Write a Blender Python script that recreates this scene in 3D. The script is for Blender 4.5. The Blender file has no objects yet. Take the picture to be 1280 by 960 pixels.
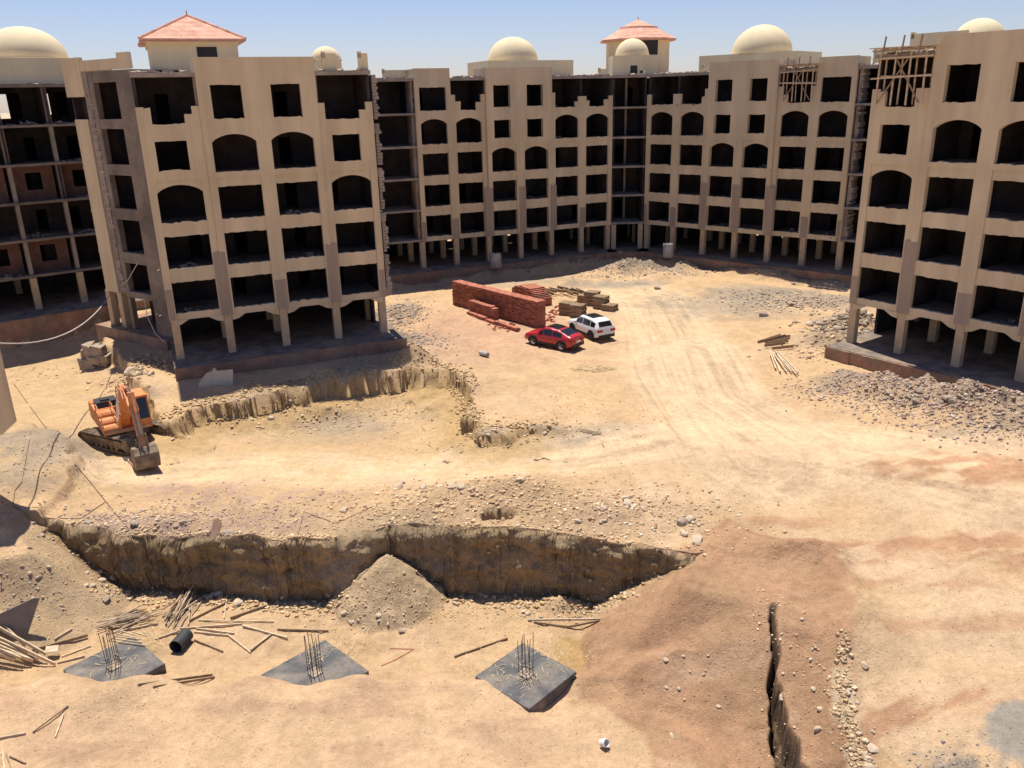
import bpy, math, random
import numpy as np
from mathutils import Vector, Matrix
random.seed(7)
PI = math.pi
S = bpy.context.scene
COL = S.collection
rad = math.radians

# ------------------------------------------------------------------ camera
CH, CF, CP, CR = 17.4, 1040.0, rad(19.0), rad(1.4)
cF = np.array([0, math.cos(CP), -math.sin(CP)])
_R = np.array([1.0, 0, 0]); _U = np.cross(_R, cF)
cR = _R*math.cos(CR) - _U*math.sin(CR); cU = np.cross(cR, cF)
cam = bpy.data.cameras.new('camera'); camo = bpy.data.objects.new('camera', cam); COL.objects.link(camo)
M3 = Matrix((tuple(cR), tuple(cU), tuple(-cF))).transposed()
camo.matrix_world = Matrix.Translation((0, 0, CH)) @ M3.to_4x4()
cam.sensor_fit = 'HORIZONTAL'; cam.sensor_width = 36; cam.lens = 36*CF/1280
cam.clip_start = 0.5; cam.clip_end = 9000
S.camera = camo
def at(px, py, z):
    d = cF*CF + cR*(px-640) + cU*(480-py); t = (z-CH)/d[2]
    return (d[0]*t, d[1]*t)
def atd(px, py, Y):
    d = cF*CF + cR*(px-640) + cU*(480-py); t = Y/d[1]
    return (d[0]*t, Y, CH+d[2]*t)

# ------------------------------------------------------------------ light
w = bpy.data.worlds.new('World'); S.world = w; w.use_nodes = True
nt = w.node_tree; bg = nt.nodes['Background']
sky = nt.nodes.new('ShaderNodeTexSky'); sky.sky_type = 'NISHITA'; sky.sun_disc = False
SUN_EL = 71.5
sdir = Vector((-0.37, 0.93, 0)).normalized()
sky.sun_elevation = rad(SUN_EL); sky.sun_rotation = math.atan2(sdir.x, sdir.y)
sky.air_density = 1.0; sky.dust_density = 0.35; sky.ozone_density = 3.5; sky.altitude = 0
tn = nt.nodes.new('ShaderNodeVectorMath'); tn.operation = 'MULTIPLY'; tn.inputs[1].default_value = (0.93, 0.86, 1.0)
nt.links.new(sky.outputs[0], tn.inputs[0]); nt.links.new(tn.outputs[0], bg.inputs[0]); bg.inputs[1].default_value = 0.088
sl = bpy.data.lights.new('sun', 'SUN'); sl.energy = 4.9; sl.angle = rad(0.53); sl.color = (1.0, 0.94, 0.82)
so = bpy.data.objects.new('sun', sl); COL.objects.link(so)
sv = Vector((sdir.x*math.cos(rad(SUN_EL)), sdir.y*math.cos(rad(SUN_EL)), math.sin(rad(SUN_EL))))
so.rotation_euler = sv.to_track_quat('Z', 'Y').to_euler(); so.location = (0, 0, 60)
S.view_settings.view_transform = 'Standard'; S.view_settings.look = 'None'
S.view_settings.exposure = 0.42; S.view_settings.gamma = 1
S.cycles.max_bounces = 6; S.cycles.diffuse_bounces = 4

# ------------------------------------------------------------------ materials
def mat(name, col, rough=0.9, var=0.12, scale=3.0, bump=0.0, bscale=20.0, spec=0.3, metal=0.0, attr=None, col2=None, coat=0.0, streak=False):
    m = bpy.data.materials.new(name); m.use_nodes = True
    n = m.node_tree.nodes; l = m.node_tree.links; b = n['Principled BSDF']
    b.inputs['Roughness'].default_value = rough; b.inputs['Metallic'].default_value = metal
    b.inputs['Specular IOR Level'].default_value = spec
    if coat: b.inputs['Coat Weight'].default_value = coat
    tc = n.new('ShaderNodeNewGeometry') if attr else n.new('ShaderNodeTexCoord')
    P = tc.outputs['Position'] if attr else tc.outputs['Object']
    if streak:
        mp = n.new('ShaderNodeMapping'); mp.inputs['Scale'].default_value = (1, 1, 0.12); l.new(P, mp.inputs[0]); PS = mp.outputs[0]
    else: PS = P
    nz = n.new('ShaderNodeTexNoise'); nz.inputs['Scale'].default_value = scale; nz.inputs['Detail'].default_value = 6
    nz.inputs['Roughness'].default_value = 0.65
    l.new(PS, nz.inputs['Vector'])
    mr = n.new('ShaderNodeMapRange'); mr.inputs[1].default_value = 0.3; mr.inputs[2].default_value = 0.7
    mr.inputs[3].default_value = 1-var; mr.inputs[4].default_value = 1+var
    l.new(nz.outputs[0], mr.inputs[0])
    mx = n.new('ShaderNodeVectorMath'); mx.operation = 'SCALE'
    if attr:
        a = n.new('ShaderNodeAttribute'); a.attribute_name = attr; l.new(a.outputs['Color'], mx.inputs[0])
    elif col2:
        nz2 = n.new('ShaderNodeTexNoise'); nz2.inputs['Scale'].default_value = scale*0.35; nz2.inputs['Detail'].default_value = 5
        l.new(P, nz2.inputs['Vector'])
        r2 = n.new('ShaderNodeMapRange'); r2.inputs[1].default_value = 0.42; r2.inputs[2].default_value = 0.6; l.new(nz2.outputs[0], r2.inputs[0])
        mc = n.new('ShaderNodeMix'); mc.data_type = 'RGBA'; l.new(r2.outputs[0], mc.inputs[0])
        mc.inputs[6].default_value = (*col, 1); mc.inputs[7].default_value = (*col2, 1); l.new(mc.outputs[2], mx.inputs[0])
    else:
        mx.inputs[0].default_value = col
    l.new(mr.outputs[0], mx.inputs['Scale']); l.new(mx.outputs[0], b.inputs['Base Color'])
    if bump:
        nb = n.new('ShaderNodeTexNoise'); nb.inputs['Scale'].default_value = bscale; nb.inputs['Detail'].default_value = 5
        l.new(P, nb.inputs['Vector'])
        bp = n.new('ShaderNodeBump'); bp.inputs['Strength'].default_value = min(1, bump*10); bp.inputs['Distance'].default_value = bump
        l.new(nb.outputs[0], bp.inputs['Height']); l.new(bp.outputs[0], b.inputs['Normal'])
    return m
MT = {}
MT['plaster'] = mat('cream_plaster', (0.605, 0.495, 0.335), 0.9, 0.17, 0.6, 0.012, 5, 0.2, streak=True, col2=(0.55, 0.45, 0.30))
MT['render'] = mat('bare_render', (0.35, 0.28, 0.22), 0.95, 0.12, 1.2, 0.01, 14, 0.1, streak=True)
MT['concrete'] = mat('raw_concrete', (0.34, 0.29, 0.245), 0.92, 0.2, 1.0, 0.01, 8, 0.2, col2=(0.26, 0.22, 0.19))
MT['greyconc'] = mat('grey_concrete', (0.245, 0.205, 0.165), 0.92, 0.25, 0.8, 0.01, 8, 0.2, col2=(0.17, 0.14, 0.115))
MT['column'] = mat('column_concrete', (0.50, 0.38, 0.25), 0.92, 0.16, 1.5, 0.006, 8, 0.2)
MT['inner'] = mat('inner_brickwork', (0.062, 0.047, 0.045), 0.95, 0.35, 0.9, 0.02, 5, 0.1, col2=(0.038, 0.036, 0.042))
MT['domeplaster'] = mat('dome_plaster', (0.76, 0.635, 0.41), 0.85, 0.07, 0.7, 0.003, 6, 0.2, col2=(0.70, 0.58, 0.385), streak=True)
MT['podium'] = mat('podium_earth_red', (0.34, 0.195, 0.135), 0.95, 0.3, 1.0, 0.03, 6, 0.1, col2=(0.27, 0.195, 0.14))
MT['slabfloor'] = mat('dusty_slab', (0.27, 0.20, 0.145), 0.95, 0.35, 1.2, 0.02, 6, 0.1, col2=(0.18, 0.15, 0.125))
MT['dark'] = mat('dark_steel', (0.03, 0.03, 0.03), 0.6, 0.2, 3)
MT['wood'] = mat('bleached_timber', (0.56, 0.44, 0.30), 0.85, 0.3, 4, 0.004, 30, 0.2)
MT['wooddk'] = mat('weathered_timber', (0.30, 0.21, 0.13), 0.9, 0.35, 4, 0.004, 30, 0.2)
MT['stick'] = mat('dry_stick', (0.43, 0.33, 0.23), 0.9, 0.3, 5)
MT['rock'] = mat('rock', (0.50, 0.40, 0.29), 0.95, 0.2, 3, 0.03, 9, 0.1)
MT['rockgrey'] = mat('grey_rubble', (0.36, 0.285, 0.22), 0.95, 0.3, 3, 0.03, 9, 0.1)
MT['bitumen'] = mat('bitumen_coat', (0.095, 0.095, 0.10), 0.9, 0.35, 2.2, 0.015, 25, 0.2, col2=(0.19, 0.165, 0.14))
MT['rust'] = mat('rusty_steel', (0.09, 0.055, 0.04), 0.7, 0.3, 8)
MT['orange'] = mat('orange_paint', (0.64, 0.19, 0.05), 0.6, 0.2, 3, 0, 1, 0.35, col2=(0.56, 0.24, 0.10))
MT['orangedirty'] = mat('dusty_orange_paint', (0.52, 0.21, 0.09), 0.7, 0.25, 3, 0, 1, 0.3, col2=(0.42, 0.27, 0.16))
MT['track'] = mat('dusty_track_steel', (0.15, 0.115, 0.085), 0.85, 0.35, 5, 0.01, 20, col2=(0.28, 0.21, 0.14))
MT['hood'] = mat('black_hood', (0.035, 0.035, 0.037), 0.5, 0.25, 4)
MT['steel'] = mat('bright_steel', (0.45, 0.42, 0.38), 0.35, 0.1, 4, metal=0.8)
MT['glass'] = mat('dark_glass', (0.012, 0.014, 0.016), 0.08, 0.1, 4, spec=0.6)
MT['redpaint'] = mat('red_car_paint', (0.42, 0.018, 0.022), 0.28, 0.06, 2, coat=0.7)
MT['whitepaint'] = mat('white_car_paint', (0.75, 0.75, 0.74), 0.3, 0.04, 2, coat=0.6)
MT['plastic'] = mat('black_plastic', (0.025, 0.025, 0.027), 0.6, 0.15, 5)
MT['tyre'] = mat('tyre_rubber', (0.035, 0.033, 0.03), 0.85, 0.2, 5)
MT['rim'] = mat('alloy_rim', (0.55, 0.55, 0.56), 0.3, 0.05, 5, metal=0.7)
MT['rimdark'] = mat('dark_alloy_rim', (0.10, 0.10, 0.10), 0.35, 0.05, 5, metal=0.7)
MT['lampred'] = mat('red_lamp_lens', (0.30, 0.01, 0.01), 0.2, 0.05, 5)
MT['lampwhite'] = mat('clear_lamp_lens', (0.7, 0.7, 0.7), 0.15, 0.05, 5)
MT['plate'] = mat('number_plate', (0.6, 0.6, 0.58), 0.5, 0.05, 5)
MT['pipe'] = mat('black_pipe', (0.04, 0.042, 0.045), 0.6, 0.25, 5)
MT['tank'] = mat('grey_tank', (0.42, 0.40, 0.37), 0.7, 0.2, 2, col2=(0.30, 0.27, 0.24))
MT['white'] = mat('white_plastic', (0.75, 0.73, 0.7), 0.6, 0.08, 3)
MT['cable'] = mat('pale_cable', (0.55, 0.50, 0.45), 0.7, 0.1, 3)
MT['hose'] = mat('dusty_hose', (0.22, 0.13, 0.09), 0.8, 0.2, 3)
MT['stone'] = mat('loose_stones', (0.4, 0.3, 0.2), 0.95, 0.2, 6, attr='tint')
MT['straw'] = mat('dry_straw', (0.66, 0.53, 0.32), 0.9, 0.25, 6)

def mat_brick(name, c1, c2, mortar, sx=0.25, sy=0.13, rot=True):
    m = bpy.data.materials.new(name); m.use_nodes = True
    n = m.node_tree.nodes; l = m.node_tree.links; b = n['Principled BSDF']; b.inputs['Roughness'].default_value = 0.92
    tc = n.new('ShaderNodeTexCoord'); sp = n.new('ShaderNodeSeparateXYZ'); l.new(tc.outputs['Object'], sp.inputs[0])
    ad = n.new('ShaderNodeMath'); ad.operation = 'ADD'; l.new(sp.outputs[0], ad.inputs[0]); l.new(sp.outputs[1], ad.inputs[1])
    cb = n.new('ShaderNodeCombineXYZ'); l.new(ad.outputs[0], cb.inputs[0]); l.new(sp.outputs[2], cb.inputs[1])
    br = n.new('ShaderNodeTexBrick'); l.new(cb.outputs[0], br.inputs['Vector']); br.inputs['Scale'].default_value = 1
    br.inputs['Brick Width'].default_value = sx; br.inputs['Row Height'].default_value = sy; br.inputs['Mortar Size'].default_value = 0.012
    br.inputs['Color1'].default_value = (*c1, 1); br.inputs['Color2'].default_value = (*c2, 1); br.inputs['Mortar'].default_value = (*mortar, 1)
    nz = n.new('ShaderNodeTexNoise'); nz.inputs['Scale'].default_value = 1.3; nz.inputs['Detail'].default_value = 6; l.new(tc.outputs['Object'], nz.inputs['Vector'])
    mr = n.new('ShaderNodeMapRange'); mr.inputs[1].default_value = .3; mr.inputs[2].default_value = .7; mr.inputs[3].default_value = .75; mr.inputs[4].default_value = 1.25; l.new(nz.outputs[0], mr.inputs[0])
    mx = n.new('ShaderNodeVectorMath'); mx.operation = 'SCALE'; l.new(br.outputs['Color'], mx.inputs[0]); l.new(mr.outputs[0], mx.inputs['Scale'])
    l.new(mx.outputs[0], b.inputs['Base Color'])
    bp = n.new('ShaderNodeBump'); bp.inputs['Distance'].default_value = 0.02; bp.invert = True; l.new(br.outputs['Fac'], bp.inputs['Height']); l.new(bp.outputs[0], b.inputs['Normal'])
    return m
MT['brick'] = mat_brick('red_brick', (0.46, 0.165, 0.10), (0.36, 0.115, 0.07), (0.20, 0.09, 0.06))
MT['brickplain'] = mat('single_red_brick', (0.42, 0.135, 0.085), 0.92, 0.3, 4)
MT['tile'] = mat_brick('terracotta_tiles', (0.70, 0.38, 0.27), (0.66, 0.345, 0.245), (0.42, 0.2, 0.14), 0.3, 0.36)
MT['infill'] = mat_brick('rough_infill_brick', (0.17, 0.075, 0.055), (0.14, 0.07, 0.055), (0.16, 0.12, 0.10))

def mat_ground():
    m = bpy.data.materials.new('sandy_ground'); m.use_nodes = True
    n = m.node_tree.nodes; l = m.node_tree.links; b = n['Principled BSDF']
    b.inputs['Roughness'].default_value = 0.97; b.inputs['Specular IOR Level'].default_value = 0.08
    g = n.new('ShaderNodeNewGeometry'); a = n.new('ShaderNodeAttribute'); a.attribute_name = 'tint'
    rg = n.new('ShaderNodeAttribute'); rg.attribute_name = 'rough'
    def noise(s, d, r=0.6):
        t = n.new('ShaderNodeTexNoise'); t.inputs['Scale'].default_value = s; t.inputs['Detail'].default_value = d; t.inputs['Roughness'].default_value = r
        l.new(g.outputs['Position'], t.inputs['Vector']); return t.outputs[0]
    def mrange(i, a0, a1, b0, b1):
        t = n.new('ShaderNodeMapRange'); l.new(i, t.inputs[0])
        for k, v in zip((1, 2, 3, 4), (a0, a1, b0, b1)): t.inputs[k].default_value = v
        return t.outputs[0]
    def mul(x, y):
        t = n.new('ShaderNodeMath'); t.operation = 'MULTIPLY'; l.new(x, t.inputs[0])
        if isinstance(y, float): t.inputs[1].default_value = y
        else: l.new(y, t.inputs[1])
        return t.outputs[0]
    def add(x, y):
        t = n.new('ShaderNodeMath'); t.operation = 'ADD'; l.new(x, t.inputs[0])
        if isinstance(y, float): t.inputs[1].default_value = y
        else: l.new(y, t.inputs[1])
        return t.outputs[0]
    n1 = noise(0.45, 8, 0.7); n2 = noise(2.6, 8, 0.75); n3 = noise(14, 6, 0.8)
    v = n.new('ShaderNodeTexVoronoi'); v.inputs['Scale'].default_value = 5.5; l.new(g.outputs['Position'], v.inputs['Vector'])
    peb = mrange(v.outputs['Distance'], 0.05, 0.22, 1.0, 0.0)      # small clods
    # per-cell random amount so that only some cells hold a clod
    sp = n.new('ShaderNodeSeparateColor'); l.new(v.outputs['Color'], sp.inputs[0])
    some = mrange(sp.outputs[0], 0.60, 0.72, 0.0, 1.0); peb = mul(peb, some)
    f = mul(mul(mrange(n1, .3, .7, .86, 1.12), mrange(n2, .3, .7, .82, 1.15)), mrange(n3, .3, .7, .76, 1.16))
    f2 = mul(f, mrange(mul(peb, rg.outputs['Fac']), 0, 1, 1.0, 0.78))
    mx = n.new('ShaderNodeVectorMath'); mx.operation = 'SCALE'; l.new(a.outputs['Color'], mx.inputs[0]); l.new(f2, mx.inputs['Scale'])
    l.new(mx.outputs[0], b.inputs['Base Color'])
    hgt = add(add(mul(n2, 0.26), mul(n3, 0.10)), mul(peb, 0.12))
    hgt = mul(hgt, mrange(rg.outputs['Fac'], 0, 1, 0.3, 1.2))
    bp = n.new('ShaderNodeBump'); bp.inputs['Strength'].default_value = 0.9; bp.inputs['Distance'].default_value = 1.0
    l.new(hgt, bp.inputs['Height']); l.new(bp.outputs[0], b.inputs['Normal'])
    return m
MT['ground'] = mat_ground()

# ------------------------------------------------------------------ mesh helper
class MB:
    def __init__(s): s.v = []; s.f = []; s.m = []; s.mi = 0
    def face(s, pts):
        k = len(s.v); s.v += [tuple(p) for p in pts]; s.f.append(list(range(k, k+len(pts)))); s.m.append(s.mi)
    def box(s, x0, y0, z0, x1, y1, z1, jit=0, M=None):
        c = [(x0,y0,z0),(x1,y0,z0),(x1,y1,z0),(x0,y1,z0),(x0,y0,z1),(x1,y0,z1),(x1,y1,z1),(x0,y1,z1)]
        if jit: c = [tuple(a+random.uniform(-jit, jit) for a in p) for p in c]
        if M is not None: c = [tuple(M @ Vector(p)) for p in c]
        k = len(s.v); s.v += c
        for q in ((0,3,2,1),(4,5,6,7),(0,1,5,4),(1,2,6,5),(2,3,7,6),(3,0,4,7)):
            s.f.append([k+i for i in q]); s.m.append(s.mi)
        return s
    def bar(s, a, b, w, h=None, r2=None):
        h = h or w; a = Vector(a); b = Vector(b); d = (b-a)
        q = d.to_track_quat('Z', 'X').to_matrix().to_4x4()
        M = Matrix.Translation(a) @ q
        return s.box(-w/2, -h/2, 0, w/2, h/2, d.length, M=M)
    def prism(s, poly, y0, y1, M=None):          # polygon in x,z ; extruded in y
        n = len(poly); k = len(s.v)
        pts = [(p[0], y0, p[1]) for p in poly] + [(p[0], y1, p[1]) for p in poly]
        if M is not None: pts = [tuple(M @ Vector(p)) for p in pts]
        s.v += pts
        s.f.append([k+i for i in range(n)]); s.m.append(s.mi)
        s.f.append([k+n+i for i in reversed(range(n))]); s.m.append(s.mi)
        for i in range(n):
            j = (i+1) % n; s.f.append([k+j, k+i, k+n+i, k+n+j]); s.m.append(s.mi)
        return s
    def tube(s, pts, r, n=8, cap=True):
        pts = [Vector(p) for p in pts]; k = len(s.v); rr = r if hasattr(r, '__len__') else [r]*len(pts)
        prev = None
        for i, p in enumerate(pts):
            d = (pts[min(i+1, len(pts)-1)] - pts[max(i-1, 0)]).normalized()
            up = Vector((0, 0, 1)) if abs(d.z) < 0.95 else Vector((1, 0, 0))
            a = d.cross(up).normalized(); b = a.cross(d)
            if prev is not None and a.dot(prev) < 0: a = -a; b = -b
            prev = a
            for q in range(n):
                t = 2*PI*q/n; s.v.append(tuple(p + (a*math.cos(t)+b*math.sin(t))*rr[i]))
        for i in range(len(pts)-1):
            for q in range(n):
                s.f.append([k+i*n+q, k+i*n+(q+1) % n, k+(i+1)*n+(q+1) % n, k+(i+1)*n+q]); s.m.append(s.mi)
        if cap:
            s.f.append([k+q for q in reversed(range(n))]); s.m.append(s.mi)
            e = k+(len(pts)-1)*n; s.f.append([e+q for q in range(n)]); s.m.append(s.mi)
        return s
    def lathe(s, prof, n=32, c=(0, 0, 0), a0=0.0):
        k = len(s.v)
        for r, z in prof:
            for q in range(n):
                t = a0+2*PI*q/n; s.v.append((c[0]+r*math.cos(t), c[1]+r*math.sin(t), c[2]+z))
        for i in range(len(prof)-1):
            for q in range(n):
                s.f.append([k+i*n+q, k+i*n+(q+1) % n, k+(i+1)*n+(q+1) % n, k+(i+1)*n+q]); s.m.append(s.mi)
        return s
    def build(s, name, m, parent=None, smooth=False, loc=None):
        me = bpy.data.meshes.new(name); me.from_pydata(s.v, [], s.f)
        for x in (m if isinstance(m, (list, tuple)) else [m]): me.materials.append(MT[x] if isinstance(x, str) else x)
        if isinstance(m, (list, tuple)): me.polygons.foreach_set('material_index', s.m)
        if smooth: me.polygons.foreach_set('use_smooth', [True]*len(me.polygons))
        me.update()
        o = bpy.data.objects.new(name, me); COL.objects.link(o)
        if parent is not None: o.parent = parent
        if loc is not None: o.location = loc
        return o
def tag(o, label=None, cat=None, group=None, kind=None):
    if label: o['label'] = label
    if cat: o['category'] = cat
    if group: o['group'] = group
    if kind: o['kind'] = kind
    return o
def empty(name, loc, rz, label, cat, group=None):
    o = bpy.data.objects.new(name, None); COL.objects.link(o); o.location = loc; o.rotation_euler = (0, 0, rz)
    o.empty_display_size = 0.5
    return tag(o, label, cat, group)

# ------------------------------------------------------------------ noise
def vnoise(x, y, seed=0):
    x = np.asarray(x, float); y = np.asarray(y, float)
    xi = np.floor(x).astype(np.int64); yi = np.floor(y).astype(np.int64); fx = x-xi; fy = y-yi
    def h(a, b):
        n = (a*374761393 + b*668265263 + seed*1274126177) & 0xffffffff
        n = ((n ^ (n >> 13))*1274126177) & 0xffffffff
        n = n ^ (n >> 16)
        return (n & 0xffff)/65535.0
    u = fx*fx*(3-2*fx); v = fy*fy*(3-2*fy)
    return (h(xi, yi)*(1-u)+h(xi+1, yi)*u)*(1-v) + (h(xi, yi+1)*(1-u)+h(xi+1, yi+1)*u)*v
def fbm(x, y, o=4, seed=0, gain=0.5):
    s = 0; a = 1; t = 0
    for i in range(o):
        s = s + a*(vnoise(x, y, seed+i*17)-0.5); t += a; a *= gain; x = x*2.03+3.1; y = y*2.03-1.7
    return s/t*2
def sst(e0, e1, x):
    t = np.clip((x-e0)/(e1-e0), 0, 1); return t*t*(3-2*t)
def seg_d(x, y, a, b):
    dx, dy = b[0]-a[0], b[1]-a[1]; L = dx*dx+dy*dy+1e-9
    t = np.clip(((x-a[0])*dx+(y-a[1])*dy)/L, 0, 1)
    return np.hypot(x-a[0]-t*dx, y-a[1]-t*dy), t
def poly_sd(x, y, P):      # + inside
    d = np.full(np.shape(x), 1e9); ins = np.zeros(np.shape(x), bool)
    n = len(P)
    for i in range(n):
        a = P[i]; b = P[(i+1) % n]
        d = np.minimum(d, seg_d(x, y, a, b)[0])
        c = ((a[1] > y) != (b[1] > y)) & (x < (b[0]-a[0])*(y-a[1])/(b[1]-a[1]+1e-12)+a[0])
        ins ^= c
    return np.where(ins, d, -d)
def line_d(x, y, P):       # distance, side (+ right of travel), param
    d = np.full(np.shape(x), 1e9); sd = np.zeros(np.shape(x)); pr = np.zeros(np.shape(x))
    for i in range(len(P)-1):
        a, b = P[i], P[i+1]; q, t = seg_d(x, y, a, b)
        s = np.sign((x-a[0])*(b[1]-a[1])-(y-a[1])*(b[0]-a[0])); k = q < d
        d = np.where(k, q, d); sd = np.where(k, s, sd); pr = np.where(k, (i+t)/(len(P)-1), pr)
    return d, sd, pr
A2 = lambda L, z: [at(px, py, z) for px, py in L]

# ------------------------------------------------------------------ terrain
CL = np.array(A2([(60,657),(85,657),(130,668),(200,672),(270,672),(350,680),(430,677),(470,668),(487,664),(494,667),(530,668),(560,670),(640,672),(720,680),(790,690),(870,697),(960,706)], -1.8))
CLx, CLy = CL[:, 0], CL[:, 1]
SC = [(-70,49.6),(-47.5,67.6),(-35.6,77.2),(-34.4,67.6)]+A2([(150,446),(175,490),(196,508),(215,532),(237,514),(300,503),(352,490),(400,478),(430,474),(500,462),(560,463),(586,486),(580,518),(603,543),(640,543),(660,534),(700,536),(770,548),(860,560)], -0.95)
HIGH = SC + [(22, 36), (60, 20), (90, 60), (90, 300), (-120, 300), (-120, 62)]
LTOE = A2([(-120,870),(-20,846),(60,826),(110,795),(160,765),(168,735),(162,712)], -4.7)
RTOE = A2([(756,744),(735,775),(716,810),(735,860),(800,892),(880,930),(930,975),(960,1040)], -4.7)
LOWP = [(-60, -30)] + LTOE + [(LTOE[-1][0], 60), (RTOE[0][0], 60)] + RTOE + [(9, -30)]
LOWPTS = [(250,580,-2.25),(400,590,-2.2),(330,530,-2.9),(450,505,-3.1),(400,520,-3.0),(530,510,-2.9),(550,540,-2.5),(280,545,-2.6),(160,560,-2.2),(600,575,-1.95),(700,570,-1.6),(800,570,-1.35),(950,560,-1.2),
          (1100,570,-1.2),(1250,580,-1.3),(560,635,-1.45),(700,635,-1.4),(820,650,-1.7),(400,640,-1.9),(250,630,-1.95),(120,640,-1.95),(470,625,-1.75),
          (55,590,-1.3),(20,570,-1.0),(70,540,-1.5),(60,490,-2.4),(10,520,-1.7),(60,462,-3.0),(-40,480,-3.0),(110,450,-2.9),(140,480,-2.5),(1000,650,-1.7),(1200,650,-1.5),(1200,780,-1.6),(1120,880,-1.7),(1270,950,-1.5),(1000,700,-1.7),
          (640,610,-1.3),(20,680,-1.7),(-60,640,-1.2),(800,600,-1.35),(880,690,-1.8),(60,640,-1.9)]
LP = [(*at(a, b, c), c) for a, b, c in LOWPTS]
CRK1 = A2([(961,772),(965,800),(968,835),(974,872),(988,915),(1002,965),(1012,1040)], -2.7)
PLAT = A2([(-200,500),(-40,522),(40,530),(86,548),(94,575),(84,598),(60,618),(40,640),(10,655),(-200,690)], -.9)
CREST = A2([(872,697),(915,668),(962,688),(1040,698),(1060,745),(1060,800),(1062,860),(1075,905)], -1.6)
CRK2 = A2([(1052,800),(1056,850),(1075,900),(1086,935),(1102,975),(1120,1040)], -1.8)
def bp(px, py, z, h, r, ry=None, rot=0, k=2.0): return (*at(px, py, z), h, r, ry or r, rot, k)
BUMPS = [bp(770,343,-.9,.9,3.6,2.0), bp(800,340,-.9,1.25,3.2,2.0), bp(832,348,-.9,.6,2.5,1.6), bp(735,352,-.9,.4,3,1.4),
         bp(955,368,-.9,.35,4,1.5), bp(1010,380,-.9,.5,3,1.6), bp(1068,408,-.9,1.3,1.9,1.9), bp(1040,428,-.9,.6,2.4,1.6), bp(1010,425,-.9,.35,2.4,1.6), bp(1075,440,-.9,.5,2.0,1.5),
         bp(1055,480,-.9,.8,2.0), bp(1100,494,-.9,1.25,2.0), bp(1150,505,-.9,1.25,2.0), bp(1205,516,-.9,1.3,2.0), bp(1262,529,-.9,1.35,2.2), bp(1085,505,-.9,.4,2.5), bp(1170,520,-.9,.4,2.6), bp(1240,540,-.9,.4,2.6), bp(1330,545,-.9,1.2,3),
         bp(500,392,-.9,.7,2.0), bp(495,425,-.9,.65,1.9), bp(530,440,-.9,.35,2.2), bp(470,458,-.9,.3,2.0), bp(545,400,-.9,.25,3),
         bp(520,486,-2.9,1.3,1.7,1.3),bp(400,500,-2.9,.5,2.2,.9),bp(320,520,-2.8,.5,2,.9), bp(640,610,-1.3,.35,2.2,1.0), bp(560,618,-1.5,.3,1.8,.8), bp(760,640,-1.5,.25,2,.8), bp(200,655,-1.8,.25,3.5,.6),
         bp(930,655,-1.7,.3,2,.7), bp(1010,690,-1.7,.35,2.2,.7), bp(270,495,-1.2,.3,1.4,.8),
         bp(440,755,-4.6,.45,1.6,.7), bp(600,752,-4.6,.45,2.2,.8), bp(700,757,-4.6,.55,1.2,.6), bp(380,742,-4.6,.3,1.5,.6), bp(265,740,-4.6,.35,1.4,.7), bp(320,738,-4.6,.3,1.2,.6), bp(560,740,-4.6,.4,1,.6),
         bp(175,505,-1.6,.9,.9,1.0)]
CONE = (*at(486, 722, -3.7), 2.3, 2.75)
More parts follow.
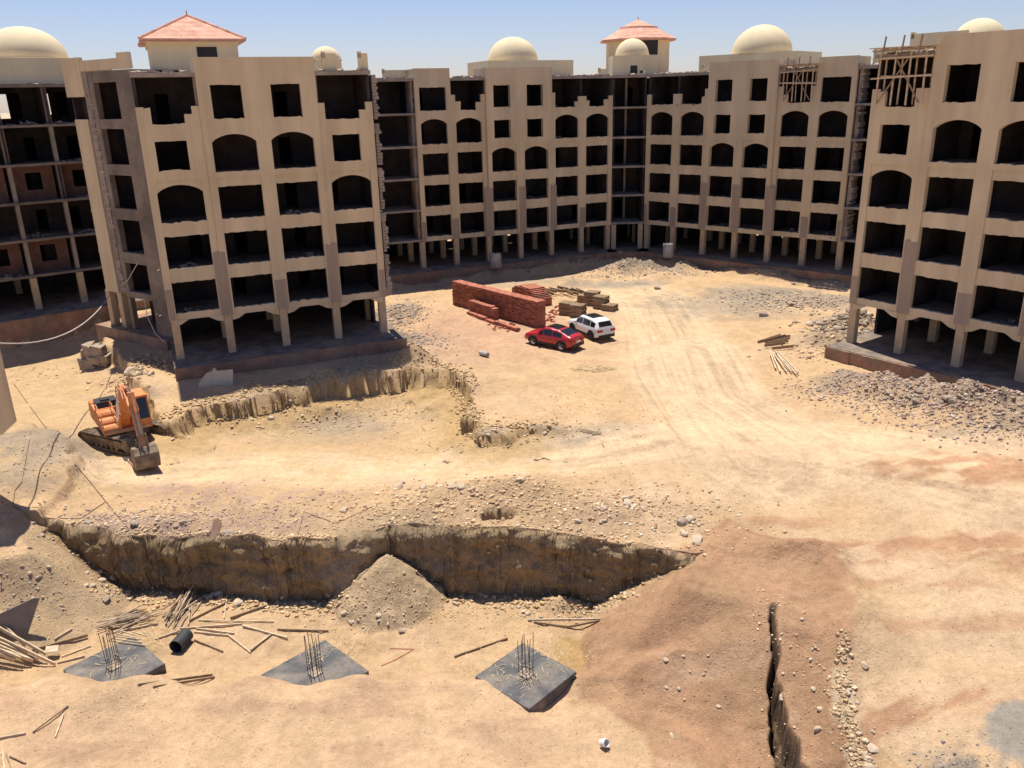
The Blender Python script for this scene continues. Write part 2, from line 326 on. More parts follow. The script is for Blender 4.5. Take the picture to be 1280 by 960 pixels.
def H(x, y, fine=True, full=False):
    x = np.asarray(x, float); y = np.asarray(y, float)
    wx = x + 0.75*fbm(x*.6, y*.6, 3, 5, .5); wy = y + 0.75*fbm(x*.6, y*.6, 3, 9, .5)
    # smooth low surface from spot heights
    num = 0; den = 0
    for a, b, c in LP:
        k = 1/(((x-a)**2+(y-b)**2)+2.0)**2; num = num+k*c; den = den+k
    low = num/den
    high = -0.9 + 0.12*fbm(x*.12, y*.12, 3, 3)
    sd = poly_sd(wx, wy, HIGH)
    wd = (0.17+2.6*sst(2, 6, x))*(0.6+1.4*vnoise(x*.5, y*.5, 77)**2)
    m = .58*sst(-wd, wd, sd+.12*fbm(x*1.6, y*1.6, 2, 13)) + .42*sst(-3.4, .1, sd+.5*fbm(x*.7, y*.7, 3, 14))*(.55+.45*sst(-.5, .3, fbm(x*.35, y*.35, 2, 15)))+.42*sst(0, .6, sd)*.0
    m = np.where(sd > .3, 1, m/np.maximum(.58+.42*(.55+.45*sst(-.5, .3, fbm(x*.35, y*.35, 2, 15))), .01))
    far = sst(60, 110, y); high = high*(1-0*far)
    df = np.minimum(np.minimum(seg_d(x, y, (-18, 86), (12.8, 98.2))[0], seg_d(x, y, (12.8, 98.2), (15.6, 98.2))[0]), seg_d(x, y, (15.6, 98.2), (37, 79.5))[0])
    high = high - 0.3*sst(6.3, 4.8, df+.6*fbm(x*.4, y*.4, 3, 43)) + sst(3.6, 2.0, df)*np.clip(.45+1.1*fbm(x*.22, y*.22, 4, 47), 0, .95)
    U = low*(1-m) + high*m
    for (bx, by, h, rx, ry, rot, k) in BUMPS:
        q = np.sqrt(((x-bx)/rx)**2+((y-by)/ry)**2)
        U = U + (h*np.exp(-(q**2)*1.6)*(1+0.35*fbm(x*1.7, y*1.7, 3, 21)) if by > 30.2 or bx > 8 else 0)
    pl = poly_sd(x+.5*fbm(x*.8, y*.8, 3, 33), y+.5*fbm(x*.8, y*.8, 3, 34), PLAT)
    U = U + (.75+.25*fbm(x*.5, y*.5, 2, 36))*(.6*sst(-.15, .15, pl)+.4*sst(-1.6, .2, pl))
    L = -4.72 + 0.07*fbm(x*.35, y*.35, 3, 31)
    front = sst(28.2, 26.9, wy*0.45+y*0.55+.5*fbm(x*.5, y*.5, 3, 35))
    p3 = np.exp(-(((x-1.75)/1.35)**2+((y-26.2)/1.15)**2)**2)
    dp = np.hypot(x-.27, y-27.45)
    L = L + front*(0.55-0.13*sst(3.2, 1.9, dp)-0.50*p3)
    for qx, qy, qr, qh in ((-8.2, 25.9, 1.5, .26), (-10.2, 26.6, 1.0, .2), (-6.4, 26.5, 1.0, .18), (-17.6, 26.8, 1.4, .34), (-18.9, 28.2, 1.1, .3), (-14.9, 27.0, 1.3, .42), (-15.9, 26.4, 1.1, .3), (-6.3, 27.3, .8, .3), (-10.6, 27.6, .8, .25), (-1.7, 26.6, .7, .16), (-.9, 25.7, .7, .14)):
        L = L + qh*np.exp(-((x-qx)**2+(y-qy)**2)/qr**2)
    for (bx, by, h, rx, ry, rot, k) in BUMPS:
        if by <= 33.0 and bx < 8:
            q = np.sqrt(((x-bx)/rx)**2+((y-by)/ry)**2); L = L + h*np.exp(-(q**2)*1.6)*(1+.3*fbm(x*2, y*2, 3, 22))
    # ramps at the sides of the cut
    od = -np.minimum(poly_sd(x+.5*fbm(x*.4, y*.4, 3, 41), y, LOWP), 0)
    sl = np.where(x > -4, 0.36+0.36*sst(24, 31, y), 0.46+.3*sst(31.5, 34, y))
    ramp = L + sl*od
    d1, s1, p1 = line_d(x + .26*fbm(x*1.2, y*1.5, 4, 51, .55), y, CRK1)
    A1 = 1.5*sst(0.08, .62, p1)
    inr = (x > 2) & (y < 31)
    ramp = ramp - np.where(inr & (s1 > 0), A1*.55*np.exp(-d1/1.8), 0) - np.where(inr, sst(.05+.36*sst(.15, .95, p1)+.07, .05+.36*sst(.15, .95, p1)-.03, d1-.0)*1.5*sst(.04, .2, p1), 0)
    cx = x
    Yc = np.interp(cx, CLx, CLy) + .34*fbm(x*.7, x*0, 3, 63) + .09*fbm(x*2.3, y*.5, 2, 65)
    dc = y-Yc
    L = L + .6*sst(-1.5, .0, dc)*np.clip(.35+1.3*fbm(x*.55, y*.2, 3, 69), 0, 1)*(od < .2)
    cl = L + (7.5+2.2*fbm(x*.5, y*0, 2, 68)-5.4*np.exp(-((x+7.6)/1.25)**4))*np.maximum(dc+.35*np.exp(-((x+7.6)/1.25)**4), 0)
    cone = L + np.maximum(0, CONE[2]-np.hypot(x-CONE[0], (y-CONE[1]))*CONE[2]/CONE[3]*(1+.12*fbm(x*2, y*2, 3, 71)))
    isc = cone > L+.02; cone = np.where(isc, cone, -99)
    base = np.where(dc > 0, np.maximum(np.maximum(ramp, cl), cone), np.maximum(ramp, cone))
    d2, s2, p2 = line_d(x + .45*fbm(x*1.3, y*1.3, 4, 52, .6), y, CRK2)
    U = U - np.where((s2 > 0) & (x > 2) & (y < 27), .55*sst(.1, .6, p2)*np.exp(-d2/1.0), 0)
    # smooth minimum with U on the ramps
    kk = np.where((dc > 0) & (od < .3), 0.02, 0.22)
    hh = np.clip(0.5+0.5*(base-U)/kk, 0, 1)
    z = base*(1-hh)+U*hh - kk*hh*(1-hh)
    dk, sk, pk = line_d(x+.3*fbm(x, y, 3, 58), y, CREST)
    z = z + .42*np.exp(-(dk/.75)**2)*sst(0, .1, pk)*sst(1, .75, pk)
    hx, hy = at(622, 640, -1.3); z = z - 1.15*sst(1.0, .55, np.hypot((x-hx)/.95, (y-hy)/.6)+.25*fbm(x*2, y*2, 3, 91))
    if fine or full:
        rub = rubble(x, y)
        fa = 0.06 + 0.16*rub
        z = z + fa*fbm(x*1.3, y*1.3, 5, 81, 0.66) + 0.05*rub*fbm(x*6, y*6, 3, 83)
        face = ((z < U-.1) & (dc > -.4) & (dc < 1.2) & (od < 7) & (x > -23) & (x < 9)).astype(float)
    if full: return z, dict(sd=sd, m=m, dc=dc, od=od, U=U, rub=rub, d1=d1, s1=s1, d2=d2, s2=s2, face=face, front=front, p1=p1, p2=p2, cone=(cone > ramp+.03)&isc)
    return z
RUBS = [(*at(a, b, -1.3), r1, r2, w) for a, b, r1, r2, w in [
    (790,342,5,2.4,1),(955,370,5,2,.6),(1020,382,4,2,.8),(1065,410,2.6,2.2,1),(1040,435,3,1.6,.8),(1080,490,3,2,1),(1150,505,3,2,1),(1220,520,3,2,1),(1290,535,3.4,2.4,1),
    (500,395,2,3,.9),(500,430,2.2,2,.9),(460,460,2.5,1.5,.7),(545,425,2,2,.4),(560,635,3.5,1.5,.8),(640,620,3,2,.8),(740,640,3.5,1.6,.8),(820,640,3,1.6,.6),(470,640,3,1.6,.5),
    (200,650,4,1.6,.6),(320,640,4,1.8,.5),(120,650,1.5,1,.6),(60,560,3,2,.5),(1065,900,.8,3,.6),(370,500,5,2.5,.35),(560,490,2.5,2,.4),(420,520,4,2,.4),(30,560,2.5,2,.4),(170,500,1.8,1.6,.6),(620,560,3,1.5,.4)]]
def rubble(x, y):
    r = np.zeros(np.shape(x))
    for a, b, r1, r2, w in RUBS:
        r = np.maximum(r, w*sst(1.5, .5, np.hypot((x-a)/r1, (y-b)/r2)+.35*fbm(x*.8, y*.8, 3, 101)))
    lowz = (y < 33.5) & (y > 29.5) & (x > -18) & (x < 4)
    r = np.maximum(r, .45*lowz*sst(.0, .4, fbm(x*.7, y*.7, 3, 103)))
    return r
HX0, HY0, HS = -72.0, 15.0, 0.2
_gx = np.arange(HX0, 56, HS); _gy = np.arange(HY0, 112, HS)
HG = H(*np.meshgrid(_gx, _gy, indexing='ij'))
Hfull = H
def H(x, y, **k):
    x = np.asarray(x, float); y = np.asarray(y, float)
    u = np.clip((x-HX0)/HS, 0, HG.shape[0]-2.001); v = np.clip((y-HY0)/HS, 0, HG.shape[1]-2.001)
    i = u.astype(int); j = v.astype(int); a = u-i; b = v-j
    return (HG[i, j]*(1-a)+HG[i+1, j]*a)*(1-b)+(HG[i, j+1]*(1-a)+HG[i+1, j+1]*a)*b
def atz(px, py, z0=-1.5):
    z = z0
    for _ in range(12):
        x, y = at(px, py, z); z = 0.5*z + 0.5*float(H(x, y))
    x, y = at(px, py, z)
    return x, y, float(H(x, y))

def build_terrain():
    th = np.concatenate([np.linspace(-180, -46, 20, endpoint=False), np.linspace(-46, -38, 24, endpoint=False), np.linspace(-38, 38, 840), np.linspace(38.4, 46, 24), np.linspace(50, 180, 20)])
    th = np.radians(th)
    NR = 800
    base = np.concatenate([np.array([2, 6, 10, 14]), np.exp(np.linspace(math.log(17), math.log(130), 3000)), np.exp(np.linspace(math.log(134), math.log(6000), 26))])
    inner = base[4:3004]
    R = np.zeros((len(th), NR))
    for i, t in enumerate(th):
        sx, sy = math.sin(t), math.cos(t)
        xs = inner*sx; ys = inner*sy
        Yc = np.interp(xs, CLx, CLy)
        k = np.argmin(np.abs(ys-Yc)); rc = inner[k]
        ok = abs(math.degrees(t)) < 40
        dens = 1/inner + (2.2*np.exp(-((inner-rc-.15)/.38)**2) if ok else 0) + (0.25/inner if ok else 0)
        cdf = np.cumsum(dens*np.gradient(inner)); cdf /= cdf[-1]
        R[i] = np.concatenate([base[:4], np.interp(np.linspace(cdf[0], 1, NR-30), cdf, inner), base[3004:]])
    X = R*np.sin(th)[:, None]; Y = R*np.cos(th)[:, None]
    Z, D = Hfull(X, Y, full=True)
    # horizontal erosion of the cut faces, a roughness of real geometry
    fc = D['face']
    n1 = fbm(X*.8+Z*.4, Z*1.3-X*.2, 3, 111); n2 = fbm(X*2.6-Z*.8, Z*4.0, 3, 113)
    edge = sst(.0, .35, D['U']-Z)
    Y = Y + fc*(0.40*n1+0.13*n2-.14*edge)
    X = X + fc*.12*fbm(X*2.2+7, Z*3, 3, 115)
    sc_ = (D['m'] > .04)*(D['m'] < .96)*(X > -26)*(X < 5)*(Y > 38)
    X = X + sc_*.25*fbm(Y*1.0+Z*1.5, Z*2.0+X*.6, 2, 117); Y = Y + sc_*.4*fbm(X*.9+Z*1.1, Z*2.2-X*.3, 2, 119)
    R2 = np.hypot(X, Y); Z = np.where(R2 > 130, -0.9, Z)
    nt_, nr = X.shape
    co = np.stack([X, Y, Z], -1).reshape(-1, 3).astype(np.float32)
    i = np.arange(nt_-1)[:, None]*nr; j = np.arange(nr-1)[None, :]
    q = np.stack([i+j, i+j+1, i+nr+j+1, i+nr+j], -1).reshape(-1, 4)[:, ::-1]
    me = bpy.data.meshes.new('ground')
    me.vertices.add(len(co)); me.vertices.foreach_set('co', co.ravel())
    me.loops.add(q.size); me.loops.foreach_set('vertex_index', q.ravel().astype(np.int32))
    me.polygons.add(len(q)); me.polygons.foreach_set('loop_start', np.arange(0, q.size, 4, dtype=np.int32))
    me.polygons.foreach_set('loop_total', np.full(len(q), 4, np.int32))
    me.polygons.foreach_set('use_smooth', np.ones(len(q), bool))
    me.update(calc_edges=True)
    # soil colours
    sand = np.array([.57, .385, .22]); pale = np.array([.69, .495, .315]); red = np.array([.42, .242, .142]); grey = np.array([.33, .28, .22])
    earth = np.array([.41, .285, .155]); pink = np.array([.43, .335, .27]); gravel = np.array([.34, .295, .245]); ochre = np.array([.50, .36, .19]); pinks = np.array([.59, .405, .25])
    C = np.ones(X.shape+(3,))*sand
    def mixc(c, m): 
        nonlocal C
        m = np.clip(m, 0, 1)[..., None]; C = C*(1-m)+c*m
    n_a = fbm(X*.22, Y*.22, 5, 201); n_b = fbm(X*.8, Y*.8, 5, 203); n_c = fbm(X*2.2, Y*2.2, 4, 205)
    up = (D['dc'] > 0) | (D['od'] > 4)
    mixc(pinks, sst(-.1, .5, n_a+.3*n_b)*.8)
    # pale driven track
    road = A2([(150,580),(300,572),(450,580),(600,578),(760,570),(900,555),(1040,560),(1180,580),(1330,600)], -1.6)
    road2 = A2([(950,575),(900,520),(860,470),(840,420),(820,380),(790,362)], -.95)
    road3 = A2([(1300,640),(1150,600),(1000,560),(900,500),(870,440)], -1.1)
    for rd, wd in ((road, 2.6), (road2, 4.5), (road3, 3.5)):
        dr, sr, pr = line_d(X, Y, rd)
        mk = sst(wd*1.15, wd*.65, dr+.5*n_b)
        mixc(pale, mk*.85)
        L_ = len(rd)*6.0
        st = fbm(dr*sr*1.5+50, pr*L_*.12, 2, 211); s2_ = fbm(dr*sr*5.0+20, pr*L_*.2, 3, 213)
        C *= (1 - mk*(.07*sst(-.1, .45, st)+.16*sst(.0, .45, s2_)))[..., None]
    # ochre patches in the dug hollow
    hol = sst(.6, -.6, D['sd'])*(X < 2)*(Y > 40)
    mixc(ochre, hol*sst(-.2, .4, n_b)*.6)
    gx, gy = at(440, 520, -2.2)
    mixc(grey, .55*sst(1.4, .3, np.hypot((X-gx)/4, (Y-gy)/2.2)+.5*n_b))
    for px, py, r1, r2, wv in [(905,385,7,5,.65),(960,370,6,4,.6),(770,360,5,1.6,.8),(540,430,3,3,.5),(800,340,5,3,.8),(60,560,3.5,3,.7),(30,600,2,2,.6),(560,455,3,1.5,.3),(640,355,8,2,.6),(1060,380,5,3,.6),(1230,560,5,1.5,.4),(690,545,5,1.2,.5),(1160,780,2.5,1.4,.2)]:
        a, b = at(px, py, -1.2)
        mixc(grey, wv*sst(1.5, .4, np.hypot((X-a)/r1, (Y-b)/r2)+.6*n_b+.3*n_c))
    rg_ = (Y < 46)*(X > -9)*(X < 12); mixc(pink, D['rub']*up*(.55+.3*n_c)*(1-.75*rg_)*(Y < 50)); mixc(np.array([.37,.30,.235]), D['rub']*up*(.7+.3*n_c)*(Y >= 50))
    brick_dust = sst(1.6, .3, np.hypot((X-at(610,410,-.9)[0])/8, (Y-at(610,410,-.9)[1])/9)+.6*n_b)
    mixc(np.array([.53, .325, .215]), .75*brick_dust)
    for px, py, r1, r2 in [(180,655,4.5,1.3),(300,655,4,1.4),(330,620,5,1.2),(230,610,4,1)]:
        a, b = at(px, py, -1.9); mixc(np.array([.40, .27, .23]), .55*sst(1.4, .4, np.hypot((X-a)/r1, (Y-b)/r2)+.5*n_b)*sst(-.3, .3, n_c))
    fcm0 = np.where(D['face'] > 0, 1, 0)*(1-sst(-.3, 0, Z-D['U']))
    # reddish fill: the right bank and the levelled front
    rr = sst(.1, .9, D['od'])*(X > 0)*sst(1.6, -.1, Z-D['U']+1.7)
    PR = A2([(868,700),(905,675),(960,690),(1040,700),(1062,760),(1062,850),(1088,930),(1120,1000),(1130,1150),(820,1150),(830,960),(815,900),(775,856),(722,825),(702,780),(735,742)], -2.6)
    rb = sst(-.32, .3, poly_sd(X, Y, PR)+.6*n_b+.3*n_c)*(1-fcm0)
    rb0 = (X > 2)*(Y < 36)*(D['od'] > .15)*sst(-.05, -.3, Z-D['U']+.1*n_b)*(1-fcm0)
    mixc(red, rb*(.78+.25*n_b))
    band = fbm((X*0.8-Y*0.5)*.9, (X+Y)*.12, 4, 221)
    mixc(red*.86, .7*rb*sst(.0, .4, band)); mixc(red*1.25, .5*rb*sst(.1, .5, fbm((X*.8+Y*.6)*.5, (X*.6-Y*.8)*.16+9, 4, 225)))
    C *= (1-(.12*rb*sst(.05, .4, fbm(X*.5+Y*.1, Y*2.4+X*1.0, 4, 223))))[..., None]
    mixc(np.array([.655, .44, .27]), D['front']*(D['od'] < 9)*(Y < 30)*(X < 10)*(1-rb)*(.72+.3*n_b)); mixc(np.array([.52, .335, .21]), .8*D['front']*(Y < 30)*(X < 10)*sst(.0, .45, fbm(X*.35+3, Y*1.1, 4, 271)))
    rp = (X > 6)*(Y < 42)*up*(D['od'] > 2); mixc(np.array([.64, .45, .285]), rp*(1-rb)*sst(-.5, .2, n_a)*.85)
    for px, py, r1, r2, wv in [(1210,600,4.5,1.4,.8),(1150,590,4,.8,.7),(1060,690,3,1.0,.8),(950,700,3,.9,.6),(1240,690,3.5,1.6,.8),(1180,680,4,.5,.6),(1180,780,5,.5,.5),(1150,870,4,.8,.85),(1130,730,4,.6,.5),(1250,610,3,1,.7),(1000,650,2,.5,.6)]:
        a, b = at(px, py, -1.6)
        st = fbm((X*.9+Y*.4)*.5, (Y*1.6-X*.6), 4, 231)
        mixc(red*1.12, np.minimum(1, wv*1.25)*sst(1.5, .5, np.hypot((X-a)/r1, (Y-b)/r2)+.7*n_b)*sst(-.35, .15, st))
    # left bank
    lb = (X < -8)*(D['od'] > .1)*(Z < D['U']-.05); mixc(np.array([.47, .335, .205]), lb*(.75+.3*n_b))
    # cut face: darker damp earth in layers
    lay = fbm(X*.35, Z*3.2, 4, 241)
    fcm = np.where(D['face'] > 0, 1, 0)*(1-sst(-.3, 0, Z-D['U']))
    mixc(earth, fcm*.95); C *= (1-.15*fcm*sst(.0, .35, lay))[..., None]; mixc(np.array([.43, .33, .21]), fcm*sst(.0, .25, Z+2.3)*.5)
    lx = sst(1.9, 1.2, np.abs(X+7.6)); mixc(ochre, fcm*lx*.8)
    crk_shade = sst(.16, .02, D['d1']-.05-.36*sst(.15, .95, D['p1']))*(X > 2)*(D['p1'] > .05); mixc(np.array([.13, .09, .06]), crk_shade*.95)  # crack's deep shade painted into the soil colour of its walls and floor
    mixc(np.array([.55, .45, .30]), sst(.35, .1, D['d2'])*(X > 2)*(D['p2'] > .1)*.8)
    scf = sst(.02, .25, D['m'])*(D['m'] < .97)*(X > -26)*sst(3.5, .5, X)*(Y > 40); mixc(np.array([.50, .335, .16]), scf*.8); mixc(np.array([.35, .24, .13]), scf*sst(.35, .6, D['m'])*sst(-.2, .2, n_c)*.6)
    mixc(np.array([.47, .345, .215]), D['cone']*.8)
    # grey gravel in the near right corner
    a, b = at(1325, 935, -1.5); mixc(gravel, sst(1.2, .9, np.hypot((X-a)/1.75, (Y-b)/2.2)+.3*n_c+.3*n_b))
    a, b = at(1195, 940, -1.6); mixc(np.array([.20, .19, .17]), .7*sst(1.2, .4, np.hypot((X-a)/.9, (Y-b)/.8)+.6*n_c))
    a, b = at(712, 815, -4.6); mixc(np.array([.47, .30, .12]), .7*sst(1.2, .7, np.hypot((X-a)/.75, (Y-b)/1.2)+.3*n_b)*(D['od'] < .2))
    C *= (1+.10*n_b+.06*n_c)[..., None]
    # 
    far = sst(130, 400, R2); mixc(np.array([.50, .40, .28]), far)
    C = np.clip(C, .02, .8)
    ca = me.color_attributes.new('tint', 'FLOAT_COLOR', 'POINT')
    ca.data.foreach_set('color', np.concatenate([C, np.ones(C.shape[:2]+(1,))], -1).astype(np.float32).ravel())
    ra = me.attributes.new('rough', 'FLOAT', 'POINT')
    rv = np.clip(.35+.65*D['rub']+.3*fcm, 0, 1); dr = line_d(X, Y, road)[0]; rv = rv*(.3+.7*sst(1.0, 3.0, dr))
    ra.data.foreach_set('value', rv.astype(np.float32).ravel())
    me.materials.append(MT['ground'])
    o = bpy.data.objects.new('ground', me); COL.objects.link(o); o['kind'] = 'structure'
build_terrain()
#PART2
# ------------------------------------------------------------------ unfinished apartment blocks
ZB = 2.9; SILL = [3.40, 6.60, 9.80, 13.05, 16.30]; CB = [2.9, 6.15, 9.35, 12.6, 15.75, 20.4]; FL = [3.15, 6.35, 9.60, 12.85, 16.10]
ROOF = 19.45; TK = 0.28
def facade(mb, bays, rows, toff, rj):
    """bays: list of (c0,c1,u0,u1,type per row bottom->top, raised, yoff)"""
    for bi, (c0, c1, u0, u1, types, raised, yoff) in enumerate(bays):
        nb_lo = bays[bi-1][5] if bi else False
        for r in range(5):
            ty = types[r]; zb, zt = CB[r], CB[r+1]
            if r == 4 and not raised: zt = 19.15
            if ty == 'O': continue
            sill = SILL[r]; a, b = u0, u1; top = sill+2.2
            if r == 3: sill = 13.0
            if ty == 'S': a, b = u0+.35, u1-.6; sill = (16.5 if r == 4 else 13.3); top = sill+(2.15 if r == 4 else 1.85)
            if ty == 'A': top = sill+1.95
            if ty == 'W': top = sill+2.25
            if ty == 'F': a = b = None
            xs = [c0]
            if a is not None:
                k = max(4, int((b-a)/.22)); xs += [a+(b-a)*i/k for i in range(k+1)]
            xs += [c1]
            lo = {}; up = {}
            ph = rj.uniform(0, 9)
            worn = rj.random() < .35
            for i, x in enumerate(xs):
                if a is None or x < a-1e-6 or x > b+1e-6: lo[i] = up[i] = None; continue
                j = rj.uniform(-.045, .03)
                l_ = sill+j + (-.09*rj.random()**2 if worn else 0)
                t = (x-a)/(b-a)
                if ty == 'A': u_ = top + .52*(1-(2*t-1)**2)**.8
                else: u_ = top+rj.uniform(-.03, .03)
                if ty in 'BP':
                    u_ = None
                    l_ = SILL[4]-.05+rj.uniform(-.05, .05)
                    e = min(x-a, b-x)
                lo[i] = l_; up[i] = u_
            broken = ty in 'BP'
            for i in range(len(xs)-1):
                x0, x1 = xs[i], xs[i+1]; solid = (a is None) or x1 <= a+1e-6 or x0 >= b-1e-6
                yo = yoff
                if not solid and r < 3: yo = yoff+.08
                def quad(xa, za0, za1, xb, zb0, zb1):
                    mb.face([(xa, yo, za0), (xb, yo, zb0), (xb, yo, zb1), (xa, yo, za1)])
                    mb.face([(xb, TK, zb0), (xa, TK, za0), (xa, TK, za1), (xb, TK, zb1)])
                if solid:
                    z1 = zt
                    if broken:
                        # remaining stump of wall beside the broken gap
                        z1 = 17.35 if not (x1 <= a+1e-6 and bi and bays[bi-1][5]) and not (x0 >= b-1e-6 and bi+1 < len(bays) and bays[bi+1][5]) else (17.35 if ty == 'P' else 17.8)
                    quad(x0, zb, z1, x1, zb, z1)
                    if broken or r == 4: mb.face([(x0, yo, z1), (x1, yo, z1), (x1, TK, z1), (x0, TK, z1)])
                    for xx in (x0, x1):
                        mb.face([(xx, yoff, zb), (xx, TK, zb), (xx, TK, z1), (xx, yoff, z1)])
                    if r == 0: mb.face([(x0, yo, zb), (x0, TK, zb), (x1, TK, zb), (x1, yo, zb)])
                else:
                    quad(x0, zb, lo[i], x1, zb, lo[i+1])
                    mb.face([(x0, yo, lo[i]), (x1, yo, lo[i+1]), (x1, TK, lo[i+1]), (x0, TK, lo[i])])
                    if up[i] is not None:
                        quad(x0, up[i], zt, x1, up[i+1], zt)
                        mb.face([(x0, TK, up[i]), (x1, TK, up[i+1]), (x1, yo, up[i+1]), (x0, yo, up[i])])
                        if r == 4: mb.face([(x0, yo, zt), (x1, yo, zt), (x1, TK, zt), (x0, TK, zt)])
                    if r == 0: mb.face([(x0, yo, zb), (x0, TK, zb), (x1, TK, zb), (x1, yo, zb)])
def stump_steps(mb, u0, u1, yoff, rj):      # ragged broken masonry stubs at both sides of a broken bay
    for x, s in ((u0, 1), (u1, -1)):
        z = 16.3; wdt = rj.uniform(.35, .6)
        if rj.random() < .55:
            mb.box(min(x, x+s*wdt), yoff+.01, 16.2, max(x, x+s*wdt), TK-.01, 17.3+rj.uniform(-.5, .1), jit=.03)
def wall_holes(mb, x0, x1, z0, z1, y, t, holes):
    holes = sorted(holes); x = x0
    for (a, b, c, d) in holes:
        if a > x: mb.box(x, y, z0, a, y+t, z1)
        if c > z0: mb.box(a, y, z0, b, y+t, c)
        if d < z1: mb.box(a, y, d, b, y+t, z1)
        x = b
    if x < x1: mb.box(x, y, z0, x1, y+t, z1)
def block(label, P0, ang, types, raised, yo=None, pitch=3.87, depth=11.0, patches=(), brackets=False, name='apartment_block', cat='building',
          facade_mat='plaster', podium=(1.7, -.95), backgaps=(), toprear=(), ends=(True, True), cols=True, widths=None, nparapet=True, seed=1, group='unfinished blocks round the courtyard', infill=False, podL=0, podR=0):
    rj = random.Random(seed)
    e = empty(name, (P0[0], P0[1], 0), rad(ang), label, cat, group)
    n = len(types); edges = [0]
    for i in range(n): edges.append(edges[-1]+(widths[i] if widths else pitch))
    off = -.0
    bays = []
    for i in range(n):
        c0, c1 = edges[i], edges[i+1]
        m_ = .5
        bays.append((c0, c1, c0+m_, c1-m_, types[i], raised[i], (yo[i] if yo else 0)))
    fm = MB(); facade(fm, bays, 5, 0, rj)
    for i, b in enumerate(bays):
        if b[4][4] in 'BP': stump_steps(fm, b[2], b[3], b[6], rj)
    fm.mi = 1
    for (a, b, z0, z1) in patches:
        y = min([bb[6] for bb in bays if bb[0]-.2 < (a+b)/2 < bb[1]+.2])
        k = max(2, int((b-a)/.25)); zs = [z1+rj.uniform(-.05, .05) for _ in range(k+1)]
        for q in range(k):
            xa, xb = a+(b-a)*q/k, a+(b-a)*(q+1)/k
            fm.face([(xa, y-.006, z0), (xb, y-.006, z0), (xb, y-.006, zs[q+1]), (xa, y-.006, zs[q])])
    if fm.f: fm.build('facade', [facade_mat, 'render'], e)
    L = edges[-1]
    # parapet returns on raised bays
    pm = MB(); i = 0
    while i < n:
        if raised[i]:
            j = i
            while j+1 < n and raised[j+1]: j += 1
            y0 = bays[i][6]+.002
            for x in (edges[i], edges[j+1]):
                xx = x if x == edges[i] else x-.25
                pm = MB(); pm.box(xx+.002, TK+.002, ROOF+.01, xx+.248, 3.2, 20.35); pm.build('parapet_return', 'plaster', e)
            i = j+1
        else: i += 1
    # floor slabs
    for r, z in enumerate(FL+[ROOF]):
        m = MB(); x0, x1 = -.02, L+.02
        segs = []
        for i, b in enumerate(bays):
            open_ = (r < 5 and b[4][r] == 'O') or (r == 5 and not b[5])
            segs.append(open_)
        m.box(0.01, TK+.01, z-.2, L-.01, depth, z-.0)
        for i, op in enumerate(segs):
            if op:
                y0 = -.12 if r == 5 else 0.02
                k = 9; xa = [edges[i]+(edges[i+1]-edges[i])*q/k for q in range(k+1)]; ys = [y0-rj.uniform(0, .06) for _ in xa]
                if r == 5 or bays[i][4][min(r, 4)] == 'O':
                    for q in range(k): m.box(xa[q], ys[q], z-(.26 if r == 5 else .2), xa[q+1], TK+.02, z+rj.uniform(0, .03)+.001)
        m.build('roof_slab' if r == 5 else 'floor_slab', 'greyconc' if infill else 'concrete', e)
    # ground storey columns
    if cols:
        for row, yy in enumerate((.05, 4.6, 9.0)):
            for i in range(n+1):
                x = edges[i]; x = min(max(x, .35), L-.35)
                if row and rj.random() < .12: continue
                c = MB(); c.box(x-.27, yy, -.1, x+.27, yy+.5, ZB-.002, jit=.0)
                c.build('column', 'column', e)
        bm_ = MB()
        for yy in (4.6, 9.0): bm_ = MB(); bm_.box(.1, yy+.05, 2.55, L-.1, yy+.4, 2.948); bm_.build('ground_beam', 'column', e)
    if brackets:
        for i in range(n):
            m = MB(); a, b = edges[i], edges[i+1]
            a += .3; b -= .3; zt = ZB+.001; k = 10
            poly = [(a, zt-.75), (a, zt)]; 
            m.prism([(a, zt-.42), (a, zt), (a+1.0, zt), (a+.75, zt-.14), (a+.45, zt-.32)], .02, .3)
            m.build('arch_bracket', 'plaster', e); m = MB()
            m.prism([(b, zt-.42), (b-.45, zt-.32), (b-.75, zt-.14), (b-1.0, zt), (b, zt)], .02, .3)
            m.build('arch_bracket', 'plaster', e)
    # interior: partitions and rear wall, brick left bare
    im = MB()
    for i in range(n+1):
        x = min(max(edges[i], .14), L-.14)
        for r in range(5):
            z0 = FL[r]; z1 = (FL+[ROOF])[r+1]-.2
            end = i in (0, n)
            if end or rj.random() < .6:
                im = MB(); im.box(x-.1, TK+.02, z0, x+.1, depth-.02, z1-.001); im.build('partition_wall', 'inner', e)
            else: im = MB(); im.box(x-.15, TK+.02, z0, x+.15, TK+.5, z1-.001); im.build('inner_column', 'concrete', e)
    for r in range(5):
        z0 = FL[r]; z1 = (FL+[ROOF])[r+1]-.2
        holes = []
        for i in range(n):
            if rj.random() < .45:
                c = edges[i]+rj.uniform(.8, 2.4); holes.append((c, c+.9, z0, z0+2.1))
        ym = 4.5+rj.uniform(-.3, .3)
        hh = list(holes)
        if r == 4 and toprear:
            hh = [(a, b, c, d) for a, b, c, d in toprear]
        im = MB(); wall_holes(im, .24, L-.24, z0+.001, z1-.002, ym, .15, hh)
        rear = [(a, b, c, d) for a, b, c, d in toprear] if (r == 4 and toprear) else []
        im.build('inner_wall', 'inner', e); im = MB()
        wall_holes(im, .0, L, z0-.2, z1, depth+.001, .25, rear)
        im.build('rear_wall', 'inner', e)
